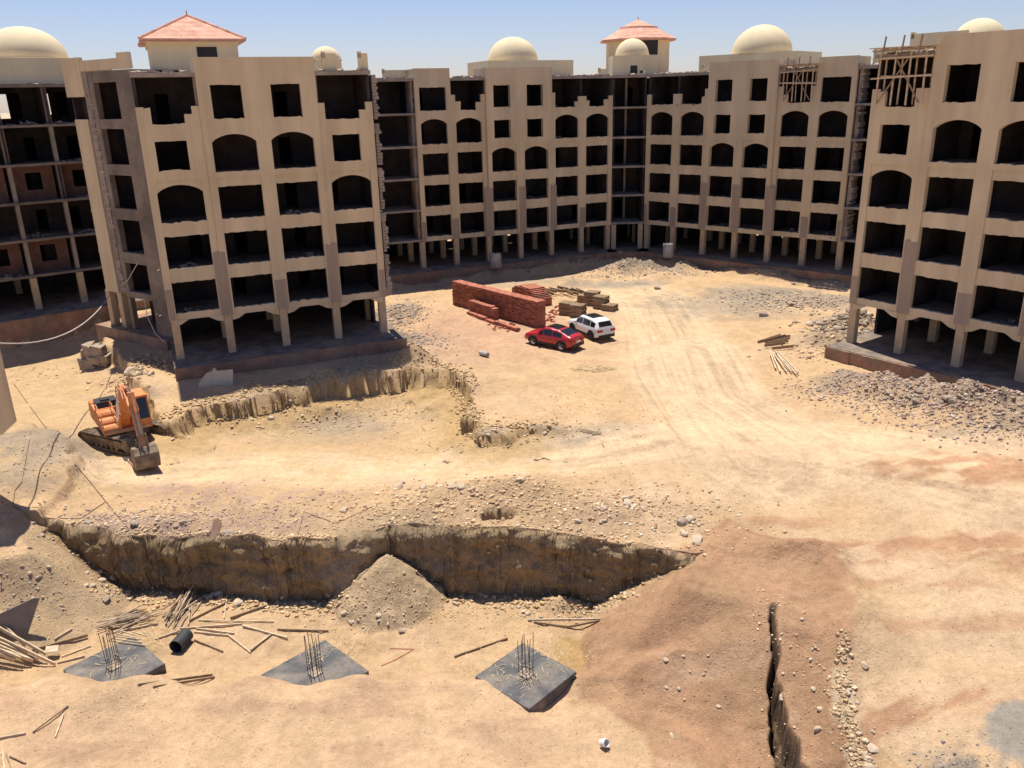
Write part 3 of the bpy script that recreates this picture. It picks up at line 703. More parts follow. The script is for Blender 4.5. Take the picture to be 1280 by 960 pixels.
    if infill:
        m = MB()
        for i in range(n):
            for r in (0, 2):
                if rj.random() < .75:
                    a, b = edges[i]+.3, edges[i+1]-.3; z0 = FL[r]; z1 = FL[r+1]-.2
                    m = MB(); wall_holes(m, a, b, z0+.001, z1-.001, 1.6, .15, [(a+1.0, a+2.3, z0+.9, z0+2.4)]); m.build('brick_infill', 'infill', e)
    # podium and ground back wall
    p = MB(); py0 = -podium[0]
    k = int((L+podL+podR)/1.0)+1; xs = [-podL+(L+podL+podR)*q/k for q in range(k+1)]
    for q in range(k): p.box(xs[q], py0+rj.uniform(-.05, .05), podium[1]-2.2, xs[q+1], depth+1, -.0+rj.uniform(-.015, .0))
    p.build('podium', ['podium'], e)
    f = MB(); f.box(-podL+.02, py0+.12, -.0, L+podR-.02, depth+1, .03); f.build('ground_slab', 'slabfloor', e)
    for xs_ in (.12, L-.3):
        g = MB(); g.box(xs_, 3.6, .031, xs_+.18, depth-.32, 2.92); g.build('ground_side_wall', 'inner', e)
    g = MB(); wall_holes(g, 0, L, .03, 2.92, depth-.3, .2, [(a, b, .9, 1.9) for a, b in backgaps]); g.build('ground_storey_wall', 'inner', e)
    return e
def local(e, P):
    M = Matrix.Translation(e.location) @ Matrix.Rotation(e.rotation_euler.z, 4, 'Z')
    return M.inverted() @ Vector(P)
def dome(e, P, r, h, base=None, zb=ROOF, name='dome', smooth=True):
    """P world centre of the springing; base (hx, hy) half sizes of the square drum in local axes"""
    p = local(e, P)
    m = MB(); m.lathe([(r*math.cos(t), h*math.sin(t)) for t in [PI/2*i/14 for i in range(14)]]+[(.02, h)], 40, (p.x, p.y, p.z))
    d = m.build(name, 'domeplaster', e, smooth=True)
    if base:
        b = MB(); hx, hy = base[:2]; ox = base[2] if len(base) > 2 else 0
        b.box(p.x-hx+ox, p.y-hy, zb, p.x+hx+ox, p.y+hy, p.z-.002); 
        b.lathe([(r*1.05, -.0), (r*1.05, .08), (r*.9, .09)], 40, (p.x, p.y, p.z))
        b.build('dome_base', 'domeplaster', e)
    return d

# left block of four bays beside the excavator
def SYM(L): return L
blockC = block('four bay plastered block above the excavator, pyramid tiled tower behind its parapet', (-24.22, 57.56), 23.0,
    ['RRASP', 'RRRAS', 'RRRAS', 'RRASP'], [False, True, True, False], yo=[0, -.12, -.12, 0], pitch=3.96,
    patches=[(0.02,.45,2.92,5.2),(3.55,4.35,2.92,7.5),(7.5,8.35,2.92,5.1),(11.45,12.3,2.92,7.4),(15.4,15.82,2.92,5.1)], brackets=True, seed=3, podium=(2.2, -.95), podR=.8, podL=.2)
# rear wing on the left of the corner
tyE = ['RRRAW', 'RRRAB', 'RRASS', 'RRASS', 'RRRAB', 'RRRAB']
tyE = [t[:3]+t[3:] for t in tyE]
tyE[2] = 'RRASS'; tyE[3] = 'RRASS'
blockE = block('rear wing left of the corner tower with a large plain dome', (-9.22-5.5*.9185, 89.81-5.5*.3955), 23.3,
    ['OOOOO']+tyE, [False, True, False, True, True, False, False], yo=[0, -.05, 0, -.25, -.25, 0, 0], widths=[5.5]+[3.878]*6,
    patches=[(5.52,5.95,2.92,5),(8.95,9.75,2.92,5.1),(12.8,13.75,2.92,8.1),(16.85,17.7,2.92,8.1),(20.7,21.5,2.92,8.0),(24.6,25.4,2.92,5.2)], seed=5, podium=(2.0, -.95), backgaps=[(12, 12.6), (20, 20.5)])
blockF = block('narrow corner block with open dark floors under the round tiled tower', (12.15, 99.01), 0, ['OOOOO'], [False], widths=[3.86], seed=8, podium=(2.2, -.95), depth=12, podL=.5, podR=.5, ends=(True, True))
blockE2 = block('rear wing right of the corner tower with dome and timber props', (16.01, 99.01), -41.4,
    ['RRRAB', 'RRRAB', 'RRASS', 'RRASS', 'RRRAB', 'RRRAW', 'OOOOO'], [False, False, True, True, False, True, False], yo=[0, 0, -.25, -.25, 0, -.05, 0], widths=[3.862]*6+[4.6],
    patches=[(0.02,.4,2.92,5.2),(3.5,4.25,2.92,5.1),(7.35,8.2,2.92,8.0),(11.2,12.1,2.92,8.0),(15.0,16.0,2.92,8.0),(18.95,19.75,2.92,5.1),(22.75,23.1,2.92,5)], seed=11, podium=(2.0, -.95), backgaps=[(9, 9.5), (12.4, 12.9), (16.6, 17.1)])
blockH = block('plastered block filling the right edge of the picture, timber props in its broken top corner', (24.28, 58.08), -53.5,
    ['RRASP', 'RRRAS', 'RRRAS', 'RRASP'], [False, True, True, False], yo=[0, -.12, -.12, 0], pitch=3.96,
    patches=[(0.02,.5,2.92,4.9),(3.6,4.45,2.92,7.8),(7.5,8.4,2.92,5.0),(11.45,12.3,2.92,7.4)], brackets=True, seed=14, podium=(2.0, -.95), podL=.25)
blockA = block('bare concrete frame block with open floors at the far left, under a wide dome', (-42.21-9*.776, 75.53-9*.631), 39.1,
    ['OOOOO']*4, [False]*4, widths=[3.9]*4, seed=17, podium=(3.0, -2.6), depth=10, toprear=[(5.0,6.4,16.9,18.7),(8.4,10.4,16.6,18.8),(12.4,12.8,16.9,18.7),(13.3,14.3,16.7,18.8)], infill=True, podR=3)
# columns at the open slab edges
def edge_cols(e, xs, y=.05, w=.36, mt='concrete', zmax=ROOF-.27):
    for x in xs:
        m = MB()
        for r in range(5):
            z1 = (FL+[ROOF])[r+1]-.201 if r < 4 else zmax
            m.box(x-w/2, y, FL[r]+.003, x+w/2, y+w, z1)
        m.build('edge_column', mt, e)
edge_cols(blockA, [.25, 3.9, 7.8, 11.7, 15.3], y=.35, mt='greyconc')
edge_cols(blockE, [.25, 5.3], y=.6); edge_cols(blockF, [1.93], y=3.2, w=.25); edge_cols(blockE2, [27.5], y=.6)
for e_, x0, x1, y_ in ((blockE, 5.15, 5.42, .3), (blockE2, 23.3, 23.6, .3), (blockC, 16.0, 16.3, .3)):
    # ragged masonry toothing down the side of the open bay
    m = MB(); rj = random.Random(5)
    for r in range(5):
        z = FL[r]+.02
        while z < FL[r]+2.9:
            h = rj.uniform(.18, .3); m.box(x0, y_, z, x1+rj.uniform(-.1, .15), y_+1.6, z+h-.03); z += h
    m.build('broken_masonry', 'concrete', e_)
# little balcony brackets on the right return of the left block
for z in (6.2, 9.4, 12.7, 15.9, 3.6):
    m = MB(); m.box(15.86, .35, z-.7, 16.35, .9, z-.1, jit=.04); m.build('broken_stub', 'concrete', blockC)
# stair tower between the frame block and the left block: plaster strip and grey frame
def stair_tower():
    P0 = (-33.64, 68.43); e = empty('stair_tower', (*P0, 0), rad(-34.7), 'grey concrete stair tower with stacked dark openings squeezed left of the four bay block', 'building', 'unfinished blocks round the courtyard')
    rj = random.Random(4); m = MB()
    m.box(.0, 0, 2.95, 1.8, .3, 16.55); m.box(-.5, 0, 18.2, 2.0, .3, 21.0); m.box(1.9, .02, 20.0, 8.2, .28, 20.75); m.box(7.0, .0, 20.0, 8.4, .3, 21.1)
    m.box(-.5,.301,18.2,-.25,4,20.9)
    m.build('plaster_strip', 'plaster', e)
    f = MB(); tops = [19.15, 15.85, 12.45, 9.05, 5.6]; bots = [16.55, 13.25, 9.9, 6.45, 3.25]
    f.box(2.75, .05, 2.9, 3.35, .5, 19.95); f.box(6.35, .05, .0, 8.35, .5, 19.95)
    zz = [2.75]+[v for p in zip(reversed(bots), reversed(tops)) for v in p]+[19.95]
    for k in range(0, len(zz)-1, 2): f.box(3.3, .06+.001*k, zz[k], 6.4, .48, zz[k+1])
    f.box(2.75, .1, 0, 3.2, .5, 2.95)
    f.build('concrete_frame', 'greyconc', e)
    t = MB(); t.box(1.85, .12, 2.96, 2.5, .42, 19.9)
    for q in range(60):      # toothed broken brick edge
        z = 3+q*.27+rj.uniform(-.06, .06); t.box(2.0, .05+rj.uniform(0, .1), z, 2.15+rj.random()**2*.75, .4, z+rj.uniform(.12, .27), jit=.02)
    t.build('broken_masonry', 'concrete', e)
    i = MB(); i.box(2.4, 2.2, 0, 8.3, 2.4, 19.9); i.box(-.5, .35, 3, -.3, 8, 18.1); i.box(8.1, .52, 0, 8.35, 7, 19.9); i.box(2.4, .5, 3, 2.6, 2.2, 19.9)
    i.box(-1, 1.0, 16.5, 2.4, 1.2, 18.3)
    i.box(-1.2, 8, 0, 8.3, 8.2, 19.9); i.build('interior_wall', 'inner', e)
    s = MB()
    for z in (2.9, 6.2, 9.5, 12.9, 16.3): s.box(-1, .5, z-.2, 8.1, 8, z)
    s.box(-1.2, .35, 19.7, 8.3, 8, 19.95); s.build('floor_slab', 'concrete', e)
    l = MB()
    for k in range(2): l.box(3.4, .9+k*.01, 3.3+k*.0, 3.5, 1.0, 5.4)
    p = MB(); p.box(-1.6, -.6, -3, 8.4, 8, -.02); p.build('podium', 'podium', e)
    for x in (-.1, 1.6): c = MB(); c.box(x-.3, .1, -.02, x+.3, .6, 2.95); c.build('column', 'column', e)
    return e
towerB = stair_tower()
# near block whose corner enters the picture at the left
nl = empty('apartment_block', (-24.44, 38.37, 0), 0, 'plain plaster corner of a nearer block cut off by the left edge of the picture', 'building', 'unfinished blocks round the courtyard')
m = MB()
P = [(0, 0), (.32, -1.8), (-8, -2.6), (-12, 4.5)]
k = len(P)
for z0, z1 in ((2.9, 6.7),):
    b = [(x, y, z0) for x, y in P]; t = [(x, y, z1) for x, y in P]
    m.face(b[::1]); m.face(t[::-1])
    for i in range(k): j = (i+1) % k; m.face([b[i], b[j], t[j], t[i]])
m.build('facade', 'plaster', nl)
for x, y in ((-2.4, -1.3), (-7, -2.5), (-10, 2.5)):
    c = MB(); c.box(x-.3, y-.3, -2.5, x+.3, y+.3, 2.9); c.build('column', 'column', nl)

# domes, drums and roof towers
dome(blockE, atd(641, 77, 103), 2.9, 2.65, (5.3, 3.2, .9))
dome(blockE2, atd(952, 67.5, 97), 3.2, 2.95, (5.6, 3.2, -.2))
dome(blockA, atd(32, 75, 84), 3.7, 2.9, (4.2, 4.2, -.3))
dome(blockC, atd(408, 76, 73), 1.2, 1.1, (1.0, 1.0))
dome(blockH, atd(1223, 52, 64), 1.7, 1.55, (2.0, 2.0))
for xa, xb in ((-3.0, -.02), (3.88, 8.5)):
    m = MB(); m.box(xa, 4.5, -1, xb, 13, 19.2); m.build('side_wall', 'inner', blockF)
dF = dome(blockF, atd(790, 70, 104), 1.95, 1.9, (2.6, 2.0, .1))
pF = local(blockF, atd(790, 70, 104))
m = MB(); m.box(pF.x-.45, pF.y-2.03, ROOF, pF.x+.35, pF.y-2.004, pF.z-1.1); m.build('roof_door', 'dark', blockF)
def roof_tower(e, P, hw, eave, ez, apex, hip=True, win=None, rot=0):
    p = local(e, P); b = MB()
    if hip:
        for_x = hw; b.box(p.x-hw, p.y-hw, ROOF, p.x+hw, p.y+hw, ez); b.box(p.x-hw-.12, p.y-hw-.12, ez-.45, p.x+hw+.12, p.y+hw+.12, ez-.15)
    else: b.lathe([(hw, ROOF-ez), (hw, 0)], 8, (p.x, p.y, ez), PI/8)
    t = b.build('roof_tower', 'domeplaster', e)
    r = MB()
    if hip:
        c = [(p.x+sx*eave, p.y+sy*eave, ez) for sx, sy in ((-1,-1),(1,-1),(1,1),(-1,1))]; a = (p.x, p.y, apex)
        c2 = [(x, y, z-.18) for x, y, z in c]
        for i in range(4): r.face([c[i], c[(i+1) % 4], a]); r.face([c2[i], c2[(i+1) % 4], c[(i+1) % 4], c[i]])
        r.face(c2[::-1])
        for q in c: r.tube([q, a], .11, 6)
        r.tube([a, (a[0], a[1], a[2]+.35)], .05, 6)
    else:
        r.lathe([(0.05, -.15), (eave, -.2), (eave, 0), (eave*.52, (apex-ez)*.52), (eave*.50, (apex-ez)*.62), (eave*.46, (apex-ez)*.62), (.05, apex-ez+.0)], 10, (p.x, p.y, ez), PI/10)
        r.tube([(p.x, p.y, apex-.1), (p.x, p.y, apex+.25)], .07, 6)
    r.build('tiled_roof', 'tile', t if False else e)
    if win:
        w_ = MB(); w_.box(p.x+win[0], p.y-hw*(1.0 if hip else .93)-.02, ez+win[2], p.x+win[1], p.y-hw*(1 if hip else .93)+.1, ez+win[3]); w_.build('tower_window', 'dark', e)
roof_tower(blockC, atd(238, 52, 70.5), 3.15, 3.75, 22.1, 24.0, True, (.15, 1.6, -2.1, -.55))
roof_tower(blockF, atd(797, 50, 111), 4.0, 4.75, 23.75, 26.1, False, (-2.3, 1.9, -2.8, -.25))
# roof rubble, low walls
for e_, spans, seed in ((blockC, [(.2, 3.7), (12.2, 15.6)], 1), (blockE, [(.3, 5), (9.6, 13.1), (21.2, 28.5)], 2), (blockE2, [(.2, 7.5), (15.8, 19), (23.2, 27.5)], 3), (blockF, [(.1, 3.7)], 4), (blockH, [(.2, 3.8)], 5), (blockA, [(.3, 15)], 6)):
    rj = random.Random(seed+40); m = MB(); base = [(.55, .45, .35), (.40, .33, .27), (.62, .54, .43), (.33, .20, .15)]
    M = Matrix.Translation(e_.location) @ Matrix.Rotation(e_.rotation_euler.z, 4, 'Z')
    for a, b in spans:
        for q in range(int((b-a)*(7 if e_ is not blockA else 1))):
            s_ = rj.uniform(.05, .24); x = rj.uniform(a, b); y = rj.uniform(-.05, 1.6)
            Mx = M @ Matrix.Translation((x, y, ROOF+s_*.3)) @ Matrix.Rotation(rj.uniform(0, 6), 4, 'Z') @ Matrix.Rotation(rj.uniform(-.4, .4), 4, 'X')
            m.box(-s_*rj.uniform(.5, 1.6), -s_, -s_*.35, s_, s_, s_*rj.uniform(.2, .5), jit=s_*.2, M=Mx)
    o = m.build('roof_rubble', 'rockgrey'); tag(o, kind='stuff')
# low broken parapet walls standing on the roofs
for e_, a, b, y, h in ((blockC, 12.6, 13.6, .6, 1.2), (blockC, 15.2, 15.9, .6, 1.2), (blockE, 0, .6, .3, 1.0), (blockE, 3.0, 5.4, 2.5, .9), (blockF, 3.2, 3.8, 1.0, .5), (blockE, 27.6, 28.7, 1.2, .75), (blockE2, 23.6, 27, 2.5, 1.4), (blockE2, 5.5, 7.5, 2.2, .8), (blockH, .5, 4.2, 3.0, 1.3)):
    m = MB(); m.box(a, y, ROOF+.01, b, y+.2, ROOF+h); m.box(a, y, ROOF+h-.3, a+.25, y+.22, ROOF+h+.12); m.build('roof_wall', 'domeplaster', e_)
for e_, n, pit_, x0_, seed in ((blockC, 4, 3.96, 0, 1), (blockE, 6, 3.878, 5.5, 2), (blockE2, 6, 3.862, 0, 3), (blockH, 4, 3.96, 0, 4), (blockA, 4, 3.9, 0, 5)):
    rj = random.Random(seed+90); m = MB(); M = Matrix.Translation(e_.location) @ Matrix.Rotation(e_.rotation_euler.z, 4, 'Z')
    for i in range(n):
        for rr in range(5):
            if rj.random() < .33:
                cx = x0_+(i+rj.uniform(.25, .75))*pit_; cy = rj.uniform(.6, 1.6); hh_ = rj.uniform(.2, .5)
                for q in range(26):
                    dx, dy = rj.gauss(0, .8), rj.gauss(0, .4); s_ = rj.uniform(.04, .15); zz = FL[rr]+max(.05, hh_*(1-abs(dx)*1.1)*rj.random())
                    Mx = M @ Matrix.Translation((cx+dx, cy+dy, zz)) @ Matrix.Rotation(rj.uniform(0, 6), 4, 'Z') @ Matrix.Rotation(rj.uniform(-.6, .6), 4, 'X')
                    m.box(-s_, -s_*.7, -s_*.4, s_, s_*.7, s_*.4, jit=s_*.25, M=Mx)
    tag(m.build('rubble', 'render'), kind='stuff')
# timber props in the broken top bays
def props(e, x0, x1, label, seed, deck=True):
    rj = random.Random(seed); M = Matrix.Translation(e.location) @ Matrix.Rotation(e.rotation_euler.z, 4, 'Z')
    o = M @ Vector(((x0+x1)/2, 0, 16.2)); t = empty('timber_scaffold', o, e.rotation_euler.z, label, 'scaffold', 'timber props in the broken top bays')
    hw = (x1-x0)/2
    n = 4
    for yy in (-.35, .5):
        for i in range(n):
            x = -hw+.2+(2*hw-.4)*i/(n-1); m = MB(); m.bar((x, yy, .15 if yy > 0 or True else 1), (x+rj.uniform(-.08, .08), yy, 3.35), .09); m.build('post', 'wood', t)
        for z in (1.9, 3.0):
            m = MB(); m.bar((-hw-.25, yy-.08, z+rj.uniform(-.1, .1)), (hw+.25, yy-.08, z+rj.uniform(-.1, .1)), .1); m.build('beam', 'wood', t)
    for i in range(7):
        x = -hw+2*hw*i/6; m = MB(); m.bar((x, -1.0, 3.5+rj.uniform(-.06, .06)), (x+rj.uniform(-.2, .2), 1.2, 3.55), .09); m.build('joist', 'wood', t)
    for s in (-1, 1):
        m = MB(); m.bar((s*hw*.8, -.42, .3), (-s*hw*.2, -.42, 2.9), .08); m.build('brace', 'wooddk', t)
    m = MB()
    for k in range(4): m.box(-hw-.3, -.9+k*.42, 3.6, hw+.3, -.55+k*.42, 3.66, jit=.01)
    m.build('deck', 'wood', t)
    for s in (-.6, .1, .75):
        m = MB(); m.bar((s*hw, -.95, 3.3), (s*hw+.1, -.95, 4.3), .08); m.build('upright', 'wooddk', t)
props(blockE2, 15.9, 19.2, 'pale timber props and deck in the broken top bay of the rear right wing', 3)
props(blockH, .3, 3.8, 'rough timber scaffold in the broken top corner of the right edge block', 6)
#PART3
# ------------------------------------------------------------------ cars
def car(name, label, fpx, rpx, zc, prof, L, W, paint, rimm, win_x, screen, rearw, roofp, belt):
    f = Vector((*at(*fpx, zc), 0)); r_ = Vector((*at(*rpx, zc), 0))
    d = (f-r_).normalized(); mid = (f+r_)/2
    left = Vector((-d.y, d.x, 0))
    # the wheels we see are on the near side; find the axle centre
    side = left if left.y < 0 else -left
    c = mid - side*(W/2-.1)
    z = float(H(c.x, c.y))
    e = empty(name, (c.x, c.y, z+.02), math.atan2(d.y, d.x), label, 'car')
    X = [p[0] for p in prof]; ZT = [p[1] for p in prof]
    def ring(x):
        t = abs(x)/(L/2); w = W/2*(1-.16*max(0, t-.55)**1.6*3.2)
        zt = float(np.interp(x, X, ZT)); bl = float(np.interp(x, [-L/2, -1, 1.3, L/2], [belt+.04, belt, belt-.04, belt-.22]))
        cab = max(0, min(1, (zt-bl)/.35)); bl2 = min(bl, zt-.05)
        zb = .26 + .16*max(0, t-.8)/.2
        wr = w*(.93-.15*cab)
        return [(x, w*.9, zb), (x, w*.99, zb+.12), (x, w, (zb+bl2)/2), (x, w*.985, bl2-.06), (x, w*.955, bl2), (x, wr, zt-.06*cab-.012), (x, wr*.82, zt), (x, wr*.4, zt+.02), (x, 0, zt+.025)]
    n = 44; xs = [-L/2+L*i/n for i in range(n+1)]
    b = MB(); rows = []
    for x in xs:
        h = ring(x); full = h+[(p[0], -p[1], p[2]) for p in reversed(h[:-1])]; rows.append(full)
    for i in range(n):
        for q in range(len(rows[0])-1): b.face([rows[i][q], rows[i+1][q], rows[i+1][q+1], rows[i][q+1]])
        b.face([rows[i][0], rows[i][-1], rows[i+1][-1], rows[i+1][0]])
    b.face(rows[0]); b.face(rows[-1][::-1])
    o = b.build('body', paint, e)
    import bmesh
    bm = bmesh.new(); bm.from_mesh(o.data); bmesh.ops.remove_doubles(bm, verts=bm.verts, dist=.0005); bmesh.ops.recalc_face_normals(bm, faces=bm.faces); bm.to_mesh(o.data); bm.free()
    o.data.polygons.foreach_set('use_smooth', [abs(p.normal.x) < .98 for p in o.data.polygons])
    o.data.set_sharp_from_angle(angle=rad(42))
    def lp(p, q, t): return tuple(p[i]+(q[i]-p[i])*t for i in range(3))
    for s in (1, -1):
        for (xa, xb) in win_x:
            m = MB(); k = 5
            for i in range(k):
                P = []
                for x, tt in ((xa+(xb-xa)*i/k, 0), (xa+(xb-xa)*(i+1)/k, 0), (xa+(xb-xa)*(i+1)/k, 1), (xa+(xb-xa)*i/k, 1)):
                    h = ring(x); p = lp(h[4], h[5], .08 if not tt else .86); P.append((p[0], s*(p[1]+.012), p[2]+.004))
                m.face(P if s > 0 else P[::-1])
            m.build('side_window', 'glass', e)
    for nm, (xa, xb) in (('windscreen', screen), ('rear_window', rearw)):
        m = MB(); k = 6
        for i in range(k):
            P = []
            for x, sg in ((xa+(xb-xa)*i/k, 1), (xa+(xb-xa)*(i+1)/k, 1), (xa+(xb-xa)*(i+1)/k, -1), (xa+(xb-xa)*i/k, -1)):
                h = ring(x); P.append((p_ := h[6])[:1]+(sg*(p_[1]*1.02), p_[2]+.02)) 
            off = .018*(1 if xb > 0 else -1)
            m.face([(p[0]+off, p[1], p[2]) for p in P])
        m.build(nm, 'glass', e)
    if roofp:
        m = MB(); xa, xb = roofp; h0, h1 = ring(xa), ring(xb); w = h0[6][1]*.92
        k = 4
        for i in range(k):
            x0, x1 = xa+(xb-xa)*i/k, xa+(xb-xa)*(i+1)/k; z0, z1 = ring(x0)[8][2]+.012, ring(x1)[8][2]+.012
            m.face([(x0, -w, z0-.02), (x1, -w, z1-.02), (x1, 0, z1), (x0, 0, z0)]); m.face([(x0, 0, z0), (x1, 0, z1), (x1, w, z1-.02), (x0, w, z0-.02)])
        m.build('glass_roof', 'glass', e)
    wb = 1.34
    for x in (-wb, wb):
        for s in (1, -1):
            yw = ring(x)[2][1]; m = MB(); m.lathe([(.15, 0), (.36, 0), (.365, .03), (.365, .20), (.345, .225), (.25, .235), (.24, .2)], 28); m.v = [(x+v[0], s*(yw-.19+v[2]), .345+v[1]) for v in m.v]
            wl = m.build('tyre', 'tyre', e, smooth=False)
            m = MB(); m.lathe([(.001, .19), (.235, .19), (.25, .215)], 28)
            for q in range(5):
                a = q*2*PI/5; m.bar((.03*math.cos(a), .03*math.sin(a), .222), (.235*math.cos(a), .235*math.sin(a), .222), .055, .02)
            m.v = [(x+v[0], s*(yw-.19+v[2]), .345+v[1]) for v in m.v]; m.build('rim', rimm, wl)
            m = MB(); k = 14
            pts = [(x+.43*math.cos(t), s*(yw+.012), .36+.43*math.sin(t)) for t in [-.2+(PI+.4)*q/k for q in range(k+1)]]
            m.face([(x, s*(yw+.003), .3)]*0+[(p[0], s*(yw+.003), p[2]) for p in pts]); m.tube(pts, .035, 6); m.build('wheel_arch', 'plastic', e)
    for s in (1, -1):
        m = MB(); yw = ring(0)[1][1]; m.box(-.95, s*yw-.02, .27, .95, s*yw+.03, .42); m.build('sill', 'plastic', e)
        h = ring(.85); m = MB(); y = h[4][1]; m.box(.72, min(s*y, s*(y+.22)), h[4][2]-.02, .90, max(s*y, s*(y+.22)), h[4][2]+.14, jit=.01); m.build('mirror', paint, e)
        h = ring(-L/2+.1); m = MB(); y = h[3][1]; m.box(-L/2-.02, min(s*(y-.42), s*y)+0, h[3][2]-.2, -L/2+.22, max(s*(y-.42), s*y)+.012*s, h[3][2]-.03); m.build('tail_lamp', 'lampred', e)
        h = ring(L/2-.1); m = MB(); y = h[3][1]; m.box(L/2-.3, min(s*(y-.38), s*y), h[3][2]-.18, L/2+.015, max(s*(y-.38), s*y), h[3][2]-.04); m.build('headlight', 'lampwhite', e)
        for dx in (.05, -.9): pass
    m = MB(); m.box(-L/2-.035, -W*.40, .30, -L/2+.25, W*.40, .52, jit=.0); m.build('rear_bumper', 'plastic', e)
    m = MB(); m.box(L/2-.2, -W*.36, .30, L/2+.03, W*.36, .50); m.build('grille', 'plastic', e)
    m = MB(); m.box(-L/2-.045, -.26, .62, -L/2-.01, .26, .74); m.build('number_plate', 'plate', e)
    return e
car('parked_car', 'red coupe styled car parked beside the white car near the brick stack', (666, 431), (703, 438.5), -.9,
    [(-2.3, .55), (-2.27, .98), (-2.1, 1.10), (-1.85, 1.16), (-1.0, 1.48), (-.25, 1.58), (.35, 1.55), (1.2, 1.06), (1.9, .94), (2.22, .78), (2.3, .6)], 4.6, 1.86, 'redpaint', 'rim',
    [(-1.35, -.5), (-.42, .35), (.42, .85)], (.42, 1.14), (-1.8, -1.05), (-.85, .25), .98)
car('parked_car', 'white estate style car with black glass roof parked behind the red car', (713.6, 414.5), (742.7, 426.8), -.9,
    [(-2.25, .6), (-2.23, 1.0), (-2.12, 1.10), (-1.80, 1.54), (-1.2, 1.64), (0, 1.66), (.45, 1.61), (1.15, 1.10), (1.8, 1.0), (2.15, .85), (2.25, .6)], 4.5, 1.85, 'whitepaint', 'rimdark',
    [(-1.75, -1.2), (-1.12, -.12), (-.04, .85)], (.5, 1.1), (-2.1, -1.84), (-1.1, .3), 1.03)

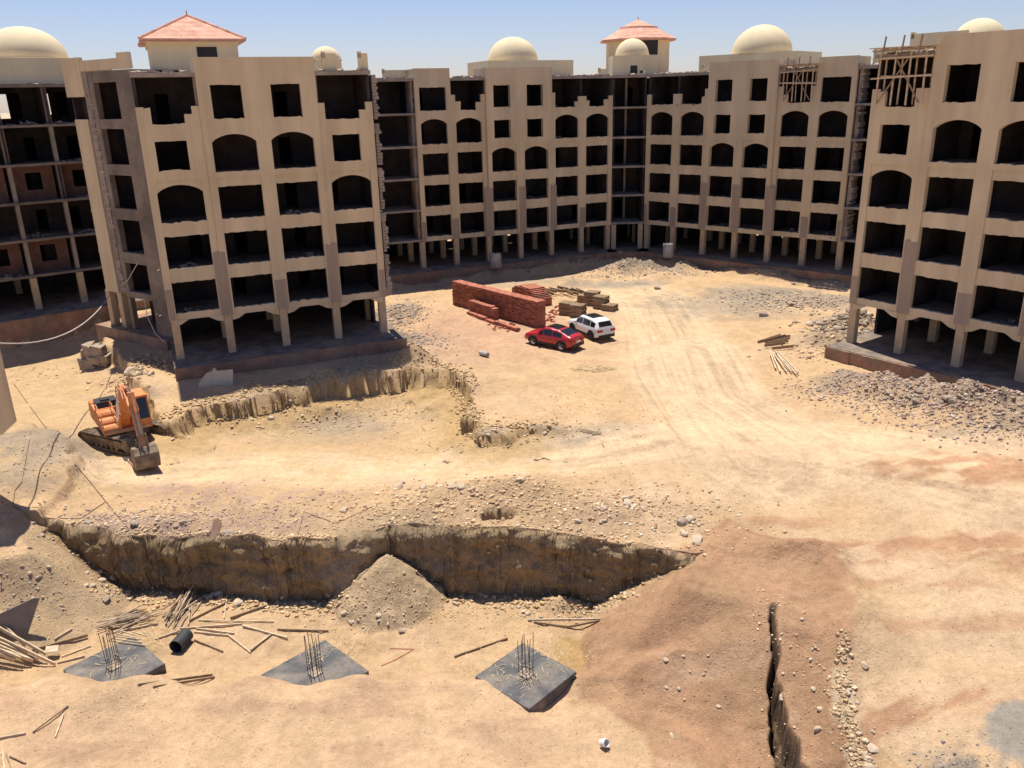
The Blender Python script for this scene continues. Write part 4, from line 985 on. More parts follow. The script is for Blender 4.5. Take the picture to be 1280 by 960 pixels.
# ------------------------------------------------------------------ excavator
def excavator():
    c = Vector((-23.8, 47.55, 0)); z = float(H(-23.8, 47.55))+.02
    e = empty('excavator', (c.x, c.y, z), 0, 'orange tracked excavator with its dirty bucket resting on the sand', 'excavator')
    U = Matrix.Rotation(rad(-28), 4, 'Z')
    def tf(m, M):
        m.v = [tuple(M @ Vector(v)) for v in m.v]; return m
    # tracks
    for s in (-1, 1):
        m = MB(); Lh, R = 1.85, .46; n = 10
        out = []
        for i in range(n+1): t = -PI/2+PI*i/n; out.append((Lh+R*math.cos(t), R+R*math.sin(t)))
        for i in range(n+1): t = PI/2+PI*i/n; out.append((-Lh+R*math.cos(t), R*.92+R*.92*math.sin(t)))
        inn = [(x*.965, R+(zz-R)*.84) for x, zz in out]
        k = len(out)
        # shoes along the belt
        per = [(out[i], out[(i+1) % k]) for i in range(k)]
        for (p, q) in per:
            Ls = math.hypot(q[0]-p[0], q[1]-p[1]); ns = max(1, int(round(Ls/.19)))
            for j in range(ns):
                a = (p[0]+(q[0]-p[0])*j/ns, p[1]+(q[1]-p[1])*j/ns); b = (p[0]+(q[0]-p[0])*(j+.9)/ns, p[1]+(q[1]-p[1])*(j+.9)/ns)
                dx, dz = b[0]-a[0], b[1]-a[1]; l = math.hypot(dx, dz)+1e-6; nx, nz = dz/l, -dx/l
                m.prism([a, b, (b[0]-nx*.07, b[1]-nz*.07), (a[0]-nx*.07, a[1]-nz*.07)], s*1.3-.31, s*1.3+.31)
                m.prism([(a[0]+nx*.03, a[1]+nz*.03), (a[0]+nx*.03+dx*.15, a[1]+nz*.03+dz*.15), (a[0]+dx*.15, a[1]+dz*.15), a], s*1.3-.3, s*1.3+.3)
        tr = tf(m, U).build('track', 'track', e)
        m = MB(); m.box(-1.7, s*1.3-.2, .22, 1.7, s*1.3+.24*s if s > 0 else s*1.3+.2, .62)
        if s < 0: m.box(-1.75, s*1.3-.26, .5, 1.5, s*1.3+.0, .70)
        tf(m, U).build('track_frame', 'track', tr)
        for x, rr in ((-1.85, .36), (1.85, .38)):
            w_ = MB(); w_.lathe([(.02, -.22), (rr*.5, -.24), (rr, -.2), (rr, .2), (rr*.5, .24), (.02, .22)], 16); w_.v = [(x+v[0], s*1.3+v[2], .46+v[1]) for v in w_.v]; tf(w_, U).build('sprocket' if x > 0 else 'idler', 'track', tr)
        for x in (-1.2, -.75, -.3, .15, .6, 1.05):
            w_ = MB(); w_.lathe([(.02, -.25), (.13, -.25), (.13, .25), (.02, .25)], 12); w_.v = [(x+v[0], s*1.3+v[2], .2+v[1]) for v in w_.v]; tf(w_, U).build('roller', 'track', tr)
    m = MB(); m.box(-.9, -1.05, .35, .9, 1.05, .85, jit=.02); m.lathe([(.7, .85), (.7, 1.05)], 20); tf(m, U).build('undercarriage', 'track', e)
    # house
    dv = Vector((.577, -.817, 0)); Hs = Matrix.Rotation(math.atan2(dv.y, dv.x), 4, 'Z')
    def part(name, mb, mt, par=e): return tf(mb, Hs).build(name, mt, par)
    m = MB(); m.box(-2.2, -1.35, 1.02, 1.35, 1.35, 1.22); part('deck', m, 'orangedirty')
    m = MB(); m.prism([(-2.75, 1.05), (-1.95, 1.05), (-1.95, 2.15), (-2.6, 2.15), (-2.85, 1.75)], -1.38, 1.38); part('counterweight', m, 'orange')
    # engine bay, hood
    m = MB(); m.prism([(-1.94, 1.23), (-.75, 1.23), (-.75, 2.05), (-1.94, 2.1)], -1.37, .9); part('engine_housing', m, 'orange')
    m = MB(); m.prism([(-1.9, 2.11), (-.85, 2.06), (-.95, 2.4), (-1.8, 2.45)], -1.2, .0); m.box(-1.6, -.9, 2.44, -1.1, -.4, 2.5); hd = part('engine_hood', m, 'hood')
    m = MB(); m.tube([(-1.3, .4, 2.1), (-1.3, .4, 2.7), (-1.42, .4, 2.85)], .07, 8); part('exhaust_pipe', m, 'dark')
    # stepped tanks on the machine's right
    for xa, xb, zt in ((-.74, .05, 2.02), (.06, .75, 1.75), (.76, 1.3, 1.5)):
        m = MB(); m.prism([(xa, 1.23), (xb, 1.23), (xb, zt-.12), (xb-.1, zt), (xa, zt)], -1.36, -.36); part('tank', m, 'orange')
    m = MB()
    for y in (-1.32, -.5):
        m.tube([(1.2, y, 1.5), (.9, y, 2.1), (-.1, y, 2.55), (-.6, y, 2.45), (-.7, y, 2.05)], .03, 6)
    part('handrail', m, 'orangedirty')
    # cab on the machine's left
    m = MB(); pr = [(-.55, 1.23), (1.28, 1.23), (1.38, 1.75), (1.05, 2.85), (-.5, 2.9)]
    for y0, y1 in ((.40, .48), (1.28, 1.36)):
        m.prism([(-.55, 1.23), (1.28, 1.23), (1.38, 1.75), (-.55, 1.75)], y0, y1)
        for a, b in (((-.5, 1.7), (-.5, 2.88)), ((1.33, 1.72), (1.02, 2.85)), ((.35, 1.7), (.35, 2.88))): m.bar((a[0], (y0+y1)/2, a[1]), (b[0], (y0+y1)/2, b[1]), .09)
    m.box(1.2, .48, 1.23, 1.32, 1.28, 1.6); m.box(-.55, .48, 1.23, -.47, 1.28, 2.88)
    m.box(-.55, .38, 2.86, 1.08, 1.38, 2.98)
    cab = part('cab', m, 'orange')
    m = MB(); m.prism([(-.45, 1.76), (1.30, 1.62), (1.0, 2.84), (-.45, 2.84)], .43, .45); m.prism([(-.45, 1.76), (1.30, 1.62), (1.0, 2.84), (-.45, 2.84)], 1.31, 1.33)
    m.face([(1.345, .45, 1.62), (1.345, 1.31, 1.62), (1.03, 1.31, 2.84), (1.03, .45, 2.84)]); part('cab_glass', m, 'glass', cab)
    m = MB(); m.box(0, .65, 1.4, .5, 1.1, 1.75); m.box(-.05, .65, 1.75, .1, 1.1, 2.4); part('seat', m, 'hood', cab)
    # boom
    def plate(poly, y0, y1): mm = MB(); mm.prism(poly, y0, y1); return mm
    mid_ = (0.02)
    boom = [(.75, 1.45), (1.05, 1.3), (2.0, 3.15), (2.45, 3.42), (3.0, 3.42), (4.35, 3.05), (4.5, 3.28), (4.3, 3.5), (3.0, 4.0), (2.2, 4.05), (1.6, 3.75), (.65, 1.75)]
    m = plate(boom, -.27, .21); bo = part('boom', m, 'orange')
    m = MB(); m.box(.5, -.45, 1.2, 1.1, -.30, 1.9); m.box(.5, .24, 1.2, 1.1, .38, 1.9); part('boom_foot', m, 'orangedirty')
    for y in (-.42, .36):
        m = MB(); m.tube([(1.25, y, 1.35), (1.75, y, 2.3)], .1, 10); cy = part('boom_cylinder', m, 'orange', bo)
        m = MB(); m.tube([(1.75, y, 2.3), (2.05, y, 3.2)], .055, 8); part('piston_rod', m, 'steel', bo)
    m = MB(); m.tube([(1.9, -.02, 4.02), (3.3, -.02, 4.22)], .1, 10); part('stick_cylinder', m, 'orange', bo)
    m = MB(); m.tube([(3.3, -.02, 4.22), (4.1, -.02, 4.18)], .05, 8); part('piston_rod', m, 'steel', bo)
    for y, k in ((-.33, 0), (-.2, .07), (.16, .03)):
        m = MB(); m.tube([(.7, y, 2.0), (1.45, y, 3.75+k), (2.1, y-.04, 4.2+k), (3.0, y, 4.14+k), (3.9, y-.08, 3.85+k), (4.2, y-.12, 3.95)], .032, 6); part('hydraulic_hose', m, 'rust' if k == .03 else 'orangedirty', bo)
    for y in (-.52, -.46):
        m = MB(); m.tube([(2.2, y+.2, 3.9), (2.4, y-.05, 3.2), (2.2, y-.1, 2.4), (1.7, y-.1, 1.9), (1.3, y, 2.0)], .028, 6); part('hydraulic_hose', m, 'white', bo)
    # stick, bucket
    stick = [(4.0, 4.25), (4.3, 4.3), (4.62, 3.6), (5.35, 1.35), (5.15, 1.2), (4.95, 1.35), (4.25, 3.05)]
    m = plate(stick, -.2, .14); st = part('stick', m, 'orangedirty')
    m = MB(); m.tube([(4.35, -.03, 4.15), (4.85, -.03, 3.3)], .09, 10); part('bucket_cylinder', m, 'orangedirty', st)
    m = MB(); m.tube([(4.85, -.03, 3.3), (5.35, -.03, 2.1)], .05, 8); part('piston_rod', m, 'steel', st)
    m = MB()
    for y in (-.26, .18): m.bar((5.35, y, 2.1), (5.5, y, 1.3), .1, .05); m.bar((5.3, y, 2.1), (5.1, y, 1.75), .1, .05)
    part('linkage', m, 'track', st)
    bx = 5.2; bz = .04; w2 = .62
    prof = [(-.30+.02, 1.28), (.25, 1.32), (.55, 1.0), (.62, .55), (.45, .12), (.05, -.02), (-.45, .12), (-.72, .42)]
    m = MB(); t = .05
    inner = [(x*.88, .62+(zz-.62)*.86) for x, zz in prof]
    for i in range(len(prof)-1):
        m.prism([prof[i], prof[i+1], inner[i+1], inner[i]], -w2-.03, w2-.03)
    for y in (-w2-.05, w2-.03): m.prism(prof, y, y+.045)
    for q in range(5):
        y = -w2+.05+q*(2*w2-.25)/4; m.prism([(-.66, .36), (-.72, .5), (-.98, .62)], y, y+.12)
    for y in (-.3, .18): m.prism([(-.2, 1.2), (.3, 1.25), (.15, 1.5), (-.1, 1.5)], y, y+.05)
    m.v = [(bx+v[0], v[1], bz+v[2]) for v in m.v]; part('bucket', m, 'track')
excavator()

# ------------------------------------------------------------------ bricks
def brick_stack(label, a, b, th, h, z0, rowh=.115, colw=.48, ragged=None, seed=1):
    rj = random.Random(seed); A = Vector((*a, 0)); B = Vector((*b, 0)); d = B-A; L = d.length
    e = None; m = MB(); nz = int(h/rowh); nx = int(L/colw)
    M = None
    for k in range(nz):
        sh = (k % 2)*colw/2
        for i in range(-1, nx+1):
            x0 = max(0, i*colw+sh); x1 = min(L, (i+1)*colw+sh)
            if x1-x0 < .08: continue
            if ragged and k*rowh > ragged(x0/L)*h: continue
            jy = rj.uniform(-.05, .05)+.02*math.sin(i*.7+seed)
            m.box(x0+.008, jy, k*rowh+.004, x1-.008, th+jy, (k+1)*rowh-.004)
    o = m.build('brick_stack', 'brick'); o.location = (A.x, A.y, z0); o.rotation_euler.z = math.atan2(d.y, d.x)
    return tag(o, label, 'brick stack', 'stacks of red brick')
zb = float(H(*at(620, 395, -.9)))-.03
brick_stack('long tall wall of stacked red bricks, the biggest stack', at(566, 381, -.9), at(672, 410.5, -.9), .95, 2.35, zb, ragged=lambda t: 1 if t < .42 else .955, seed=1)
brick_stack('short waist high red brick stack in front of the long one', at(586, 392, -.9), at(617, 402, -.9), .55, 1.35, zb, seed=2, ragged=lambda t: 1.0 if t < .8 else .8)
brick_stack('low row of red bricks on the ground before the short stack', at(583, 393.5, -.9), at(645, 415, -.9), .4, .36, zb, seed=3, ragged=lambda t: 1 if t < .35 or t > .55 else .6)
brick_stack('slumped red brick heap showing behind the long stack', at(640, 372, -.9), at(672, 384, -.9), 1.6, 1.5, zb, seed=4, ragged=lambda t: .55+.45*math.sin(3*t+.3))
def brick_at(x, y, rj, label, z=None, group='loose red bricks'):
    me = brick_at.me
    o = bpy.data.objects.new('brick', me); COL.objects.link(o)
    o.location = (x, y, (float(H(x, y))+.05) if z is None else z); o.rotation_euler = (rj.uniform(-.35, .35), rj.uniform(-.35, .35), rj.uniform(0, 3.1)); o.scale = [rj.uniform(.8, 1.2)]*3
    tag(o, label, 'brick', group)
_m = MB(); _m.box(-.13, -.06, -.055, .13, .06, .055, jit=.004); _o = _m.build('brick', 'brickplain'); brick_at.me = _o.data; bpy.data.objects.remove(_o)
rj = random.Random(8)
for cx, cy, sx, sy, n, lb in ((632, 408, 16, 5, 34, 'loose red brick fallen between the low row and the long brick stack'), (688, 396, 8, 10, 26, 'loose red brick lying off the right end of the long brick stack'), (700, 390, 14, 5, 22, 'loose red brick scattered between the long brick stack and the pallets'),
        (612, 396, 7, 3, 10, 'loose red brick at the foot of the short brick stack'), (575, 375, 10, 8, 12, 'stray red brick on the sand left of the long brick stack')):
    for _ in range(n):
        x, y = at(cx+rj.gauss(0, sx*.5), cy+rj.gauss(0, sy*.5), -.9); brick_at(x, y, rj, lb)

# ------------------------------------------------------------------ pallets
def pallet_mesh():
    m = MB()
    for i in range(7): m.box(-.6, -.5+i*.15, .115, .6, -.5+i*.15+.11, .135, jit=.004)
    for i in range(3):
        y = -.5+i*.45; m.box(-.6, y, .022, .6, y+.1, .113)
        m.box(-.6, y, 0, .6, y+.1, .02)
    o = m.build('wooden_pallet', 'wooddk'); me = o.data; bpy.data.objects.remove(o); return me
pm_ = pallet_mesh()
NUM = ['bottom', 'second', 'third', 'fourth', 'fifth', 'sixth', 'seventh', 'eighth', 'top']
for (px, py, n, rot, lb) in ((709, 393, 8, 148, 'left stack just behind the white car'), (722.5, 396, 8, 150, 'tall stack nearest the white car'), (740, 382, 9, 148, 'tall back stack behind the white car'), (751, 386, 8, 149, 'stack right of the tall back one'),
                             (762, 388.5, 4, 147, 'lowest stack at the right end'), (731.5, 379, 5, 148, 'mid height stack left of the tall back one')):
    x, y = at(px, py, -.9); z = float(H(x, y)); rj = random.Random(px)
    for k in range(n):
        o = bpy.data.objects.new('wooden_pallet', pm_); COL.objects.link(o)
        o.location = (x+rj.uniform(-.05, .05), y+rj.uniform(-.05, .05), z+.0+k*.14); o.rotation_euler = (rj.uniform(-.015, .015), rj.uniform(-.015, .015), rad(rot)+rj.uniform(-.06, .06))
        nm = 'top' if k == n-1 else NUM[k]
        tag(o, f'weathered pallet, {nm} one of the {lb}', 'pallet', 'stacked timber pallets')

# ------------------------------------------------------------------ timber boards and sticks
def board(p, q, lb, group, w=.11, h=.035, name='timber_board', mt='wood', z0=-4.6, lift=0, cat='board', bend=0):
    x0, y0, za = atz(*p, z0); x1, y1, zb_ = atz(*q, z0)
    if lift: za += lift[0]; zb_ += lift[1]
    xm, ym = (x0+x1)/2, (y0+y1)/2; zm = float(H(xm, ym))
    zz = max(zm+h, (za+zb_)/2+h) - (za+zb_)/2 if not lift else h
    m = MB(); a = Vector((x0-xm, y0-ym, za-zm+zz)); b = Vector((x1-xm, y1-ym, zb_-zm+zz))
    if bend: m.tube([a, (a+b)/2+Vector((bend, bend*.5, 0.0)), b], [w*.4, w*.5, w*.3], 6)
    else: m.bar(a, b, w, h)
    o = m.build(name, mt); o.location = (xm, ym, zm); tag(o, label=lb, cat=cat, group=group); return o
Z5 = lambda x, y: (x*.2656, 720+y*.2656); Z6 = lambda x, y: (300+x*.375, 720+y*.375); Z2 = lambda x, y: (700+x*.3125, 310+y*.3125)
gL = 'timber boards on the excavation floor'
rj = random.Random(21)
pile = [((-60,290),(262,425)),((-60,318),(185,408)),((-60,340),(160,418)),((0,250),(125,352)),((-60,375),(150,423)),((-40,405),(80,428)),((-60,265),(225,405)),((-30,395),(110,432))]
for i, (a, b) in enumerate(pile):
    board(Z5(*a), Z5(*b), 'pale board in the thick pile at the left edge of the picture', gL, .16, .05, lift=(.25+.06*i, .06+.05*i))
lone = [((155,362),(415,290),'long dark board running right from the left edge pile'),((290,385),(430,332),'thin board just left of the leftmost rebar'),((500,277),(745,228),'long board under the left stick bundle'),
 ((730,303),(850,262),'board end touching the left of the black pipe'),((890,218),(1130,88),'heavy board sloping up right above the black pipe'),((935,212),(1290,218),'thin straight board pointing right above the black pipe'),((850,252),(1140,230),'grey board laid behind the black pipe'),
 ((915,268),(1070,284),'shorter of two boards right of the black pipe'),((925,252),(1103,275),'longer of two boards right of the black pipe'),((915,305),(1050,360),'board lying alone below right of the black pipe'),((1085,207),(1255,148),'heavy board right of the upper sloping board'),
 ((1145,240),(1265,275),'short board above the crossed pair'),((1070,280),(1180,366),'left board of the crossed pair right of the pipe'),((1180,358),(1285,275),'right board of the crossed pair right of the pipe'),((1067,120),(1055,205),'thin upright looking lath near the upper boards'),
 ((650,517),(1000,470),'upper of two long poles on the levelled ground below'),((722,527),(1010,480),'lower of two long poles on the levelled ground below'),((155,740),(322,615),'long lath on the levelled ground at lower left'),((262,762),(300,655),'short lath right of the lower left lath'),
 ((-20,772),(122,745),'board reaching in from the left edge at lower left'),((258,305),(340,255),'small board in the sand left of the stick bundle'),((15,832),(24,930),'left lath of three in the bottom left corner'),((30,838),(62,930),'middle lath of three in the bottom left corner'),((46,852),(122,885),'right lath of three in the bottom left corner'),
 ((270,415),(400,382),'yellow board along the edge of the leftmost pad')]
for a, b, lb in lone:
    w = .14 if 'heavy' in lb or 'long dark' in lb else (.05 if 'lath' in lb or 'thin' in lb else .10)
    board(Z5(*a), Z5(*b), lb, gL, w, .045, mt='wooddk' if rj.random() < .35 else 'wood')
for a, b, lb in [((125,181),(295,186),'straight dark board behind the middle pad'),((10,172),(160,213),'board sloping down left of the middle pad'),((35,250),(100,200),'short board left of the middle pad'),((715,273),(892,212),'dark board left of the rightmost pad'),
                 ((960,150),(1200,147),'straight board at the foot of the red bank'),((980,157),(1090,174),'left half of the bent board at the foot of the red bank'),((1090,174),(1197,152),'right half of the bent board at the foot of the red bank')]:
    board(Z6(*a), Z6(*b), lb, gL, .09, .05, mt='wooddk' if 'dark' in lb or 'bent' in lb else 'wood')
for i, (a, b) in enumerate([((550,335),(670,350)),((520,355),(696,380)),((575,308),(645,330)),((635,315),(705,335)),((540,345),(680,366)),((560,325),(650,342))]):
    board(Z5(*a), Z5(*b), 'short pale lath lying on the leftmost dark pad', 'laths on the leftmost pad', .05, .03, z0=-4.2, lift=(.53, .53))
for (cx, cy, ax, ay, n, lb) in ((600, 215, 95, -30, 26, 'crooked stick in the left bundle of cut sticks'), (850, 165, 48, -62, 26, 'crooked stick in the right fanned bundle of cut sticks')):
    for i in range(n):
        ox, oy = rj.gauss(0, 26), rj.gauss(0, 14); s = rj.uniform(.6, 1.15); ux, uy = ax*s+rj.gauss(0, 14), ay*s+rj.gauss(0, 9)
        board(Z5(cx+ox-ux, cy+oy-uy), Z5(cx+ox+ux, cy+oy+uy), lb, 'sticks in bundles', .075, .03, 'dry_stick', 'stick' if i % 3 else 'wooddk', lift=(rj.uniform(0, .3), rj.uniform(0, .3)), cat='stick', bend=rj.uniform(-.12, .12))
for i, (a, b) in enumerate([((845,425),(880,505)),((850,428),(905,505)),((860,425),(945,515)),((872,430),(952,510)),((838,430),(862,492)),((868,445),(925,505))]):
    board(Z2(*a), Z2(*b), 'pale pole in the fanned bunch left of the right hand rubble', 'poles beside the right rubble', .09, .09, 'timber_pole', 'wood', z0=-1, lift=(.1+.03*i, .1), cat='pole')
for i in range(9):
    cx, cy = 865+rj.gauss(0, 25), 385+rj.gauss(0, 12)
    board(Z2(cx-45+rj.gauss(0, 8), cy+8), Z2(cx+40, cy-10+rj.gauss(0, 6)), 'dark weathered board in the flat heap above the pale poles', 'dark boards above the poles', .22, .04, 'timber_board', 'wooddk', z0=-1, lift=(.05*i*.5, .05*i*.5))
for i in range(16):    # loose boards in low rows behind the pallets
    cx = 676+i*3.4; cy = 369.5+rj.uniform(-2, 2)
    a = (cx-6, cy-1.5+rj.uniform(-1, 1)); b = (cx+6, cy+2+rj.uniform(-1, 1))
    board(a, b, 'weathered board in the long low row behind the pallets', 'low row of boards behind the pallets', .25, .12, 'timber_board', 'wooddk', z0=-.9, lift=(.25+rj.uniform(0, .3), .25+rj.uniform(0, .3)))
# slab of straw matting near the cars
x, y, z = atz(735, 462, -.9); m = MB(); rj = random.Random(3)
for i in range(70):
    a = rj.uniform(-1.5, 1.5); b = rj.uniform(-.9, .9)*(1-abs(a)/2); L_ = rj.uniform(.2, .6); t = rj.uniform(-.5, .5)
    m.bar((a, b, .03), (a+L_*math.cos(t), b+L_*math.sin(t), .05+rj.uniform(0, .04)), .03)
tag(m.build('straw_litter', 'straw', loc=(x, y, z)), kind='stuff')
for px, py in ((655, 850), (395, 832), (148, 842), (600, 845), (700, 835), (430, 812), (660, 822), (190, 800)):
    x, y, z = atz(px, py, -4.2); m = MB()
    for i in range(46):
        a = rj.gauss(0, .55); b = rj.gauss(0, .45); L_ = rj.uniform(.08, .32); t = rj.uniform(0, PI)
        m.bar((a, b, .5 if px not in (190,430) else .08), (a+L_*math.cos(t), b+L_*math.sin(t), .52 if px not in (190,430) else .1), .012)
    zz = -4.2-z
    tag(m.build('straw_litter', 'straw', loc=(x, y, -4.21-.48 if px not in (190, 430) else z)), kind='stuff')

# ------------------------------------------------------------------ foundation pads
def pad(lb, c, s, rot, top=-4.22, h=.75, tilt=0, seed=1):
    e = empty('foundation_pad', (c[0], c[1], top), rad(rot), lb, 'foundation', 'dark coated foundation pads'); rj = random.Random(seed)
    m = MB(); a = s/2; m.box(-a, -a, -h, a, a, -.0); o = m.build('slab', 'bitumen', e)
    bv = o.modifiers.new('b', 'BEVEL'); bv.width = .03; bv.segments = 2
    m = MB(); m.box(-.24, -.24, 0, .24, .24, .035, jit=.02); m.build('kicker', 'rockgrey', e)
    for i in range(3):
        for j in range(3):
            if i == 1 and j == 1: continue
            x, y = (i-1)*.2, (j-1)*.2; lx, ly = rj.uniform(-.05, .05), rj.uniform(-.05, .05)
            b = MB(); b.tube([(x, y, .03), (x+lx*.4, y+ly*.4, .9), (x+lx, y+ly, 1.7+rj.uniform(-.2, .25))], .014, 5); b.build('rebar', 'rust', e)
    for z in (.15, .3):
        b = MB(); b.tube([(-.22, -.22, z), (.22, -.22, z), (.22, .22, z), (-.22, .22, z), (-.22, -.22, z)], .01, 5); b.build('stirrup', 'rust', e)
    return e
pad('rightmost dark pad, whole diamond clear of sand with upright rebar', (.27, 27.45), 2.85, 47, seed=1)
pad('middle dark pad with front corner buried and rebar standing', (-8.18, 27.85), 3.05, 46, seed=2)
pad('leftmost dark pad strewn with laths and half buried', (-16.55, 28.55), 2.9, 48, seed=3)

# ------------------------------------------------------------------ small single things
x, y, z = atz(228, 808, -4.6); m = MB(); n = 20
d = Vector((at(238, 795, -4.6)[0]-at(223, 812, -4.6)[0], at(238, 795, -4.6)[1]-at(223, 812, -4.6)[1], 0)).normalized()
m.tube([tuple(d*-.45+Vector((0, 0, .30))), tuple(d*.45+Vector((0, 0, .30)))], .30, 22, cap=False); m.tube([tuple(d*.44+Vector((0, 0, .30))), tuple(d*-.45+Vector((0, 0, .30)))], .27, 22, cap=False)
k0 = len(m.v)-44
for s in (-1, 1):
    a = []; 
    for rr in (.30, .27):
        mm = MB(); mm.tube([tuple(d*(.45*s)+Vector((0, 0, .30))), tuple(d*(.451*s)+Vector((0, 0, .30)))], rr, 22, cap=False); a.append(mm.v[:22])
    for q in range(22): m.face([a[0][q], a[0][(q+1) % 22], a[1][(q+1) % 22], a[1][q]])
m.tube([tuple(d*.42+Vector((0, 0, .30))), tuple(d*.44+Vector((0, 0, .30)))], .28, 22)
tag(m.build('plastic_drum', 'pipe', loc=(x, y, z)), 'short black pipe like drum lying on its side among the boards', 'drum')
x, y, z = atz(752, 932, -4.2); m = MB(); m.lathe([(.01, 0), (.13, 0), (.15, .26), (.13, .27), (.11, .05), (.01, .05)], 18); o = m.build('plastic_pot', 'white', loc=(x, y, z+.12)); o.rotation_euler = (1.0, .3, .6); tag(o, 'small white pot tipped over near the bottom of the picture', 'pot')
for px, py, lb in ((620, 334, 'ribbed pale tank under the rear left wing'), (835, 321, 'ribbed pale tank under the rear right wing')):
    x, y = at(px, py, 0); e = empty('water_tank', (x, y, .02), 0, lb, 'tank', 'tanks under the rear wings'); m = MB()
    prof = [(.02, 0), (.6, 0)]
    for k in range(10): prof += [(.62, .08+k*.14), (.58, .15+k*.14)]
    m.lathe(prof+[(.6, 1.5), (.5, 1.5)], 24); m.build('body', 'tank', e)
    m = MB(); m.lathe([(.5, 1.44), (.02, 1.46)], 24); m.build('lid', 'white', e)
    m = MB(); m.lathe([(.12, 1.46), (.12, 1.56), (.01, 1.56)], 12); m.build('cap', 'dark', e)
def log_at(px, py, lb):
    x, y, z = atz(px, py, -.9); m = MB(); m.tube([(-.3, .35, .18), (.3, -.35, .2)], .17, 10); tag(m.build('drum', 'tank', loc=(x, y, z)), lb, 'drum')
log_at(605, 445, 'small lone grey drum on the sand left of the red car')
# piece of plaster leaning on the podium
P0 = Vector((*at(246, 488, -1.0), -1.0)); P1 = Vector((*at(291, 486, -1.0), -1.0)); d = (P1-P0); L_ = d.length
m = MB(); m.prism([(0, 0), (L_, .05), (L_, 1.35), (L_*.55, 1.3), (L_*.48, 1.55), (L_*.42, 1.3), (L_*.25, 1.15), (L_*.08, .6)], 0, .07)
o = m.build('plaster_panel', 'plaster', loc=P0); o.rotation_euler = (rad(-28), 0, math.atan2(d.y, d.x)); tag(o, 'broken cream wall panel leaning on the podium of the left block', 'panel')
m = MB(); x, y, z = atz(67, 815+5, -4.6); m.box(-.24, -.16, 0, .24, .16, .03); o = m.build('foam_sheet', 'wood', loc=(x, y, z+.35)); o.rotation_euler = (.3, .1, .3); tag(o, 'small cream sheet beside the thick board pile', 'sheet')
m = MB(); x, y, z = atz(-12, 800, -4.4); m.prism([(0, -.3), (1.3, -.3), (2.1, 1.5), (1.9, 1.55), (0, .9)], 0, .12); o = m.build('plywood_panel', 'greyconc', loc=(x, y, z)); o.rotation_euler = (rad(-12), 0, .25); tag(o, 'dark grey panel standing on edge above the board pile', 'panel')
# ruined masonry stub under the frame block
rj = random.Random(9); x, y, z = atz(122, 458, -2.6); m = MB()
for k in range(30):
    zz = k//6*.34; q = rj.uniform(-1, .8)*(1-zz*.3); m.box(q-.35, -.4+rj.uniform(-.1, .4), zz-.3, q+rj.uniform(.2, .5), .4+rj.uniform(0, .5), zz+rj.uniform(.1, .5), jit=.16)
tag(m.build('ruined_wall', 'rockgrey', loc=(x, y, z)), 'crumbling masonry stub standing in front of the bare frame block', 'wall')
# cables
def cable(name, pts, r, mt, lb): m = MB(); m.tube(pts, r, 6); return tag(m.build(name, mt), lb, 'cable')
a = Vector(atd(139, 366, 67.5)); b = Vector(atd(-12, 428, 38.0)); pts = []
for i in range(17):
    t = i/16; p = a.lerp(b, t); p.z -= 1.5*4*t*(1-t)*.9; pts.append(p)
cable('cable', pts, .035, 'cable', 'long pale cable sagging from the stair tower to the left edge')
cable('cable', [atd(172, 329, 64.2), atd(160, 350, 65.6), atd(153, 356, 66.5)], .03, 'cable', 'short pale cable hanging across the stair tower')
cable('cable', [atd(180, 372, 62.5), atd(184, 395, 62.0), atd(194, 417, 61.8), atd(205, 427, 61.0)], .03, 'cable', 'pale cable drooping at the foot of the stair tower')
Z4 = lambda x, y: (x*.25, 560+y*.25); Z3 = lambda x, y: (x*.25, 400+y*.25)
def hose(L, lb, z0=-1.6, r=.018, mt='hose'):
    out = []
    L2 = []
    for i in range(len(L)-1):
        for k in range(6): t = k/6; L2.append((L[i][0]+(L[i+1][0]-L[i][0])*t, L[i][1]+(L[i+1][1]-L[i][1])*t))
    L2.append(L[-1])
    for px, py in L2: x, y, z = atz(px, py, z0); out.append((x, y, z+.03))
    cable('hose', out, r, mt, lb)
hose([Z3(155,560), Z4(110,170), Z4(75,215), Z4(65,290), Z4(120,320), Z4(220,345), Z4(330,380)], 'dark hose looping over the left bank')
hose([Z4(290,355), Z4(400,355), Z4(470,310), Z4(530,270)], 'thin hose crossing the ground below the excavator')
hose([Z4(375,85), Z4(450,170), Z4(530,270), Z4(570,320), Z4(640,400)], 'hose running from the excavator down to the cut edge', r=.022)
hose([Z3(70,320), Z3(140,420), Z3(210,515), Z3(290,610)], 'thin hose on the lit ground at the far left', r=.02, z0=-2.5)
hose([Z6(500,243), Z6(580,246), Z6(520,280), Z6(470,302)], 'thin red cord curled on the sand between two pads', z0=-4.6, r=.012, mt='redpaint')
hose([(372,570+100), (380, 640), (420, 655), (478, 628)], 'thin hose lying on the rubble above the cut', r=.015)

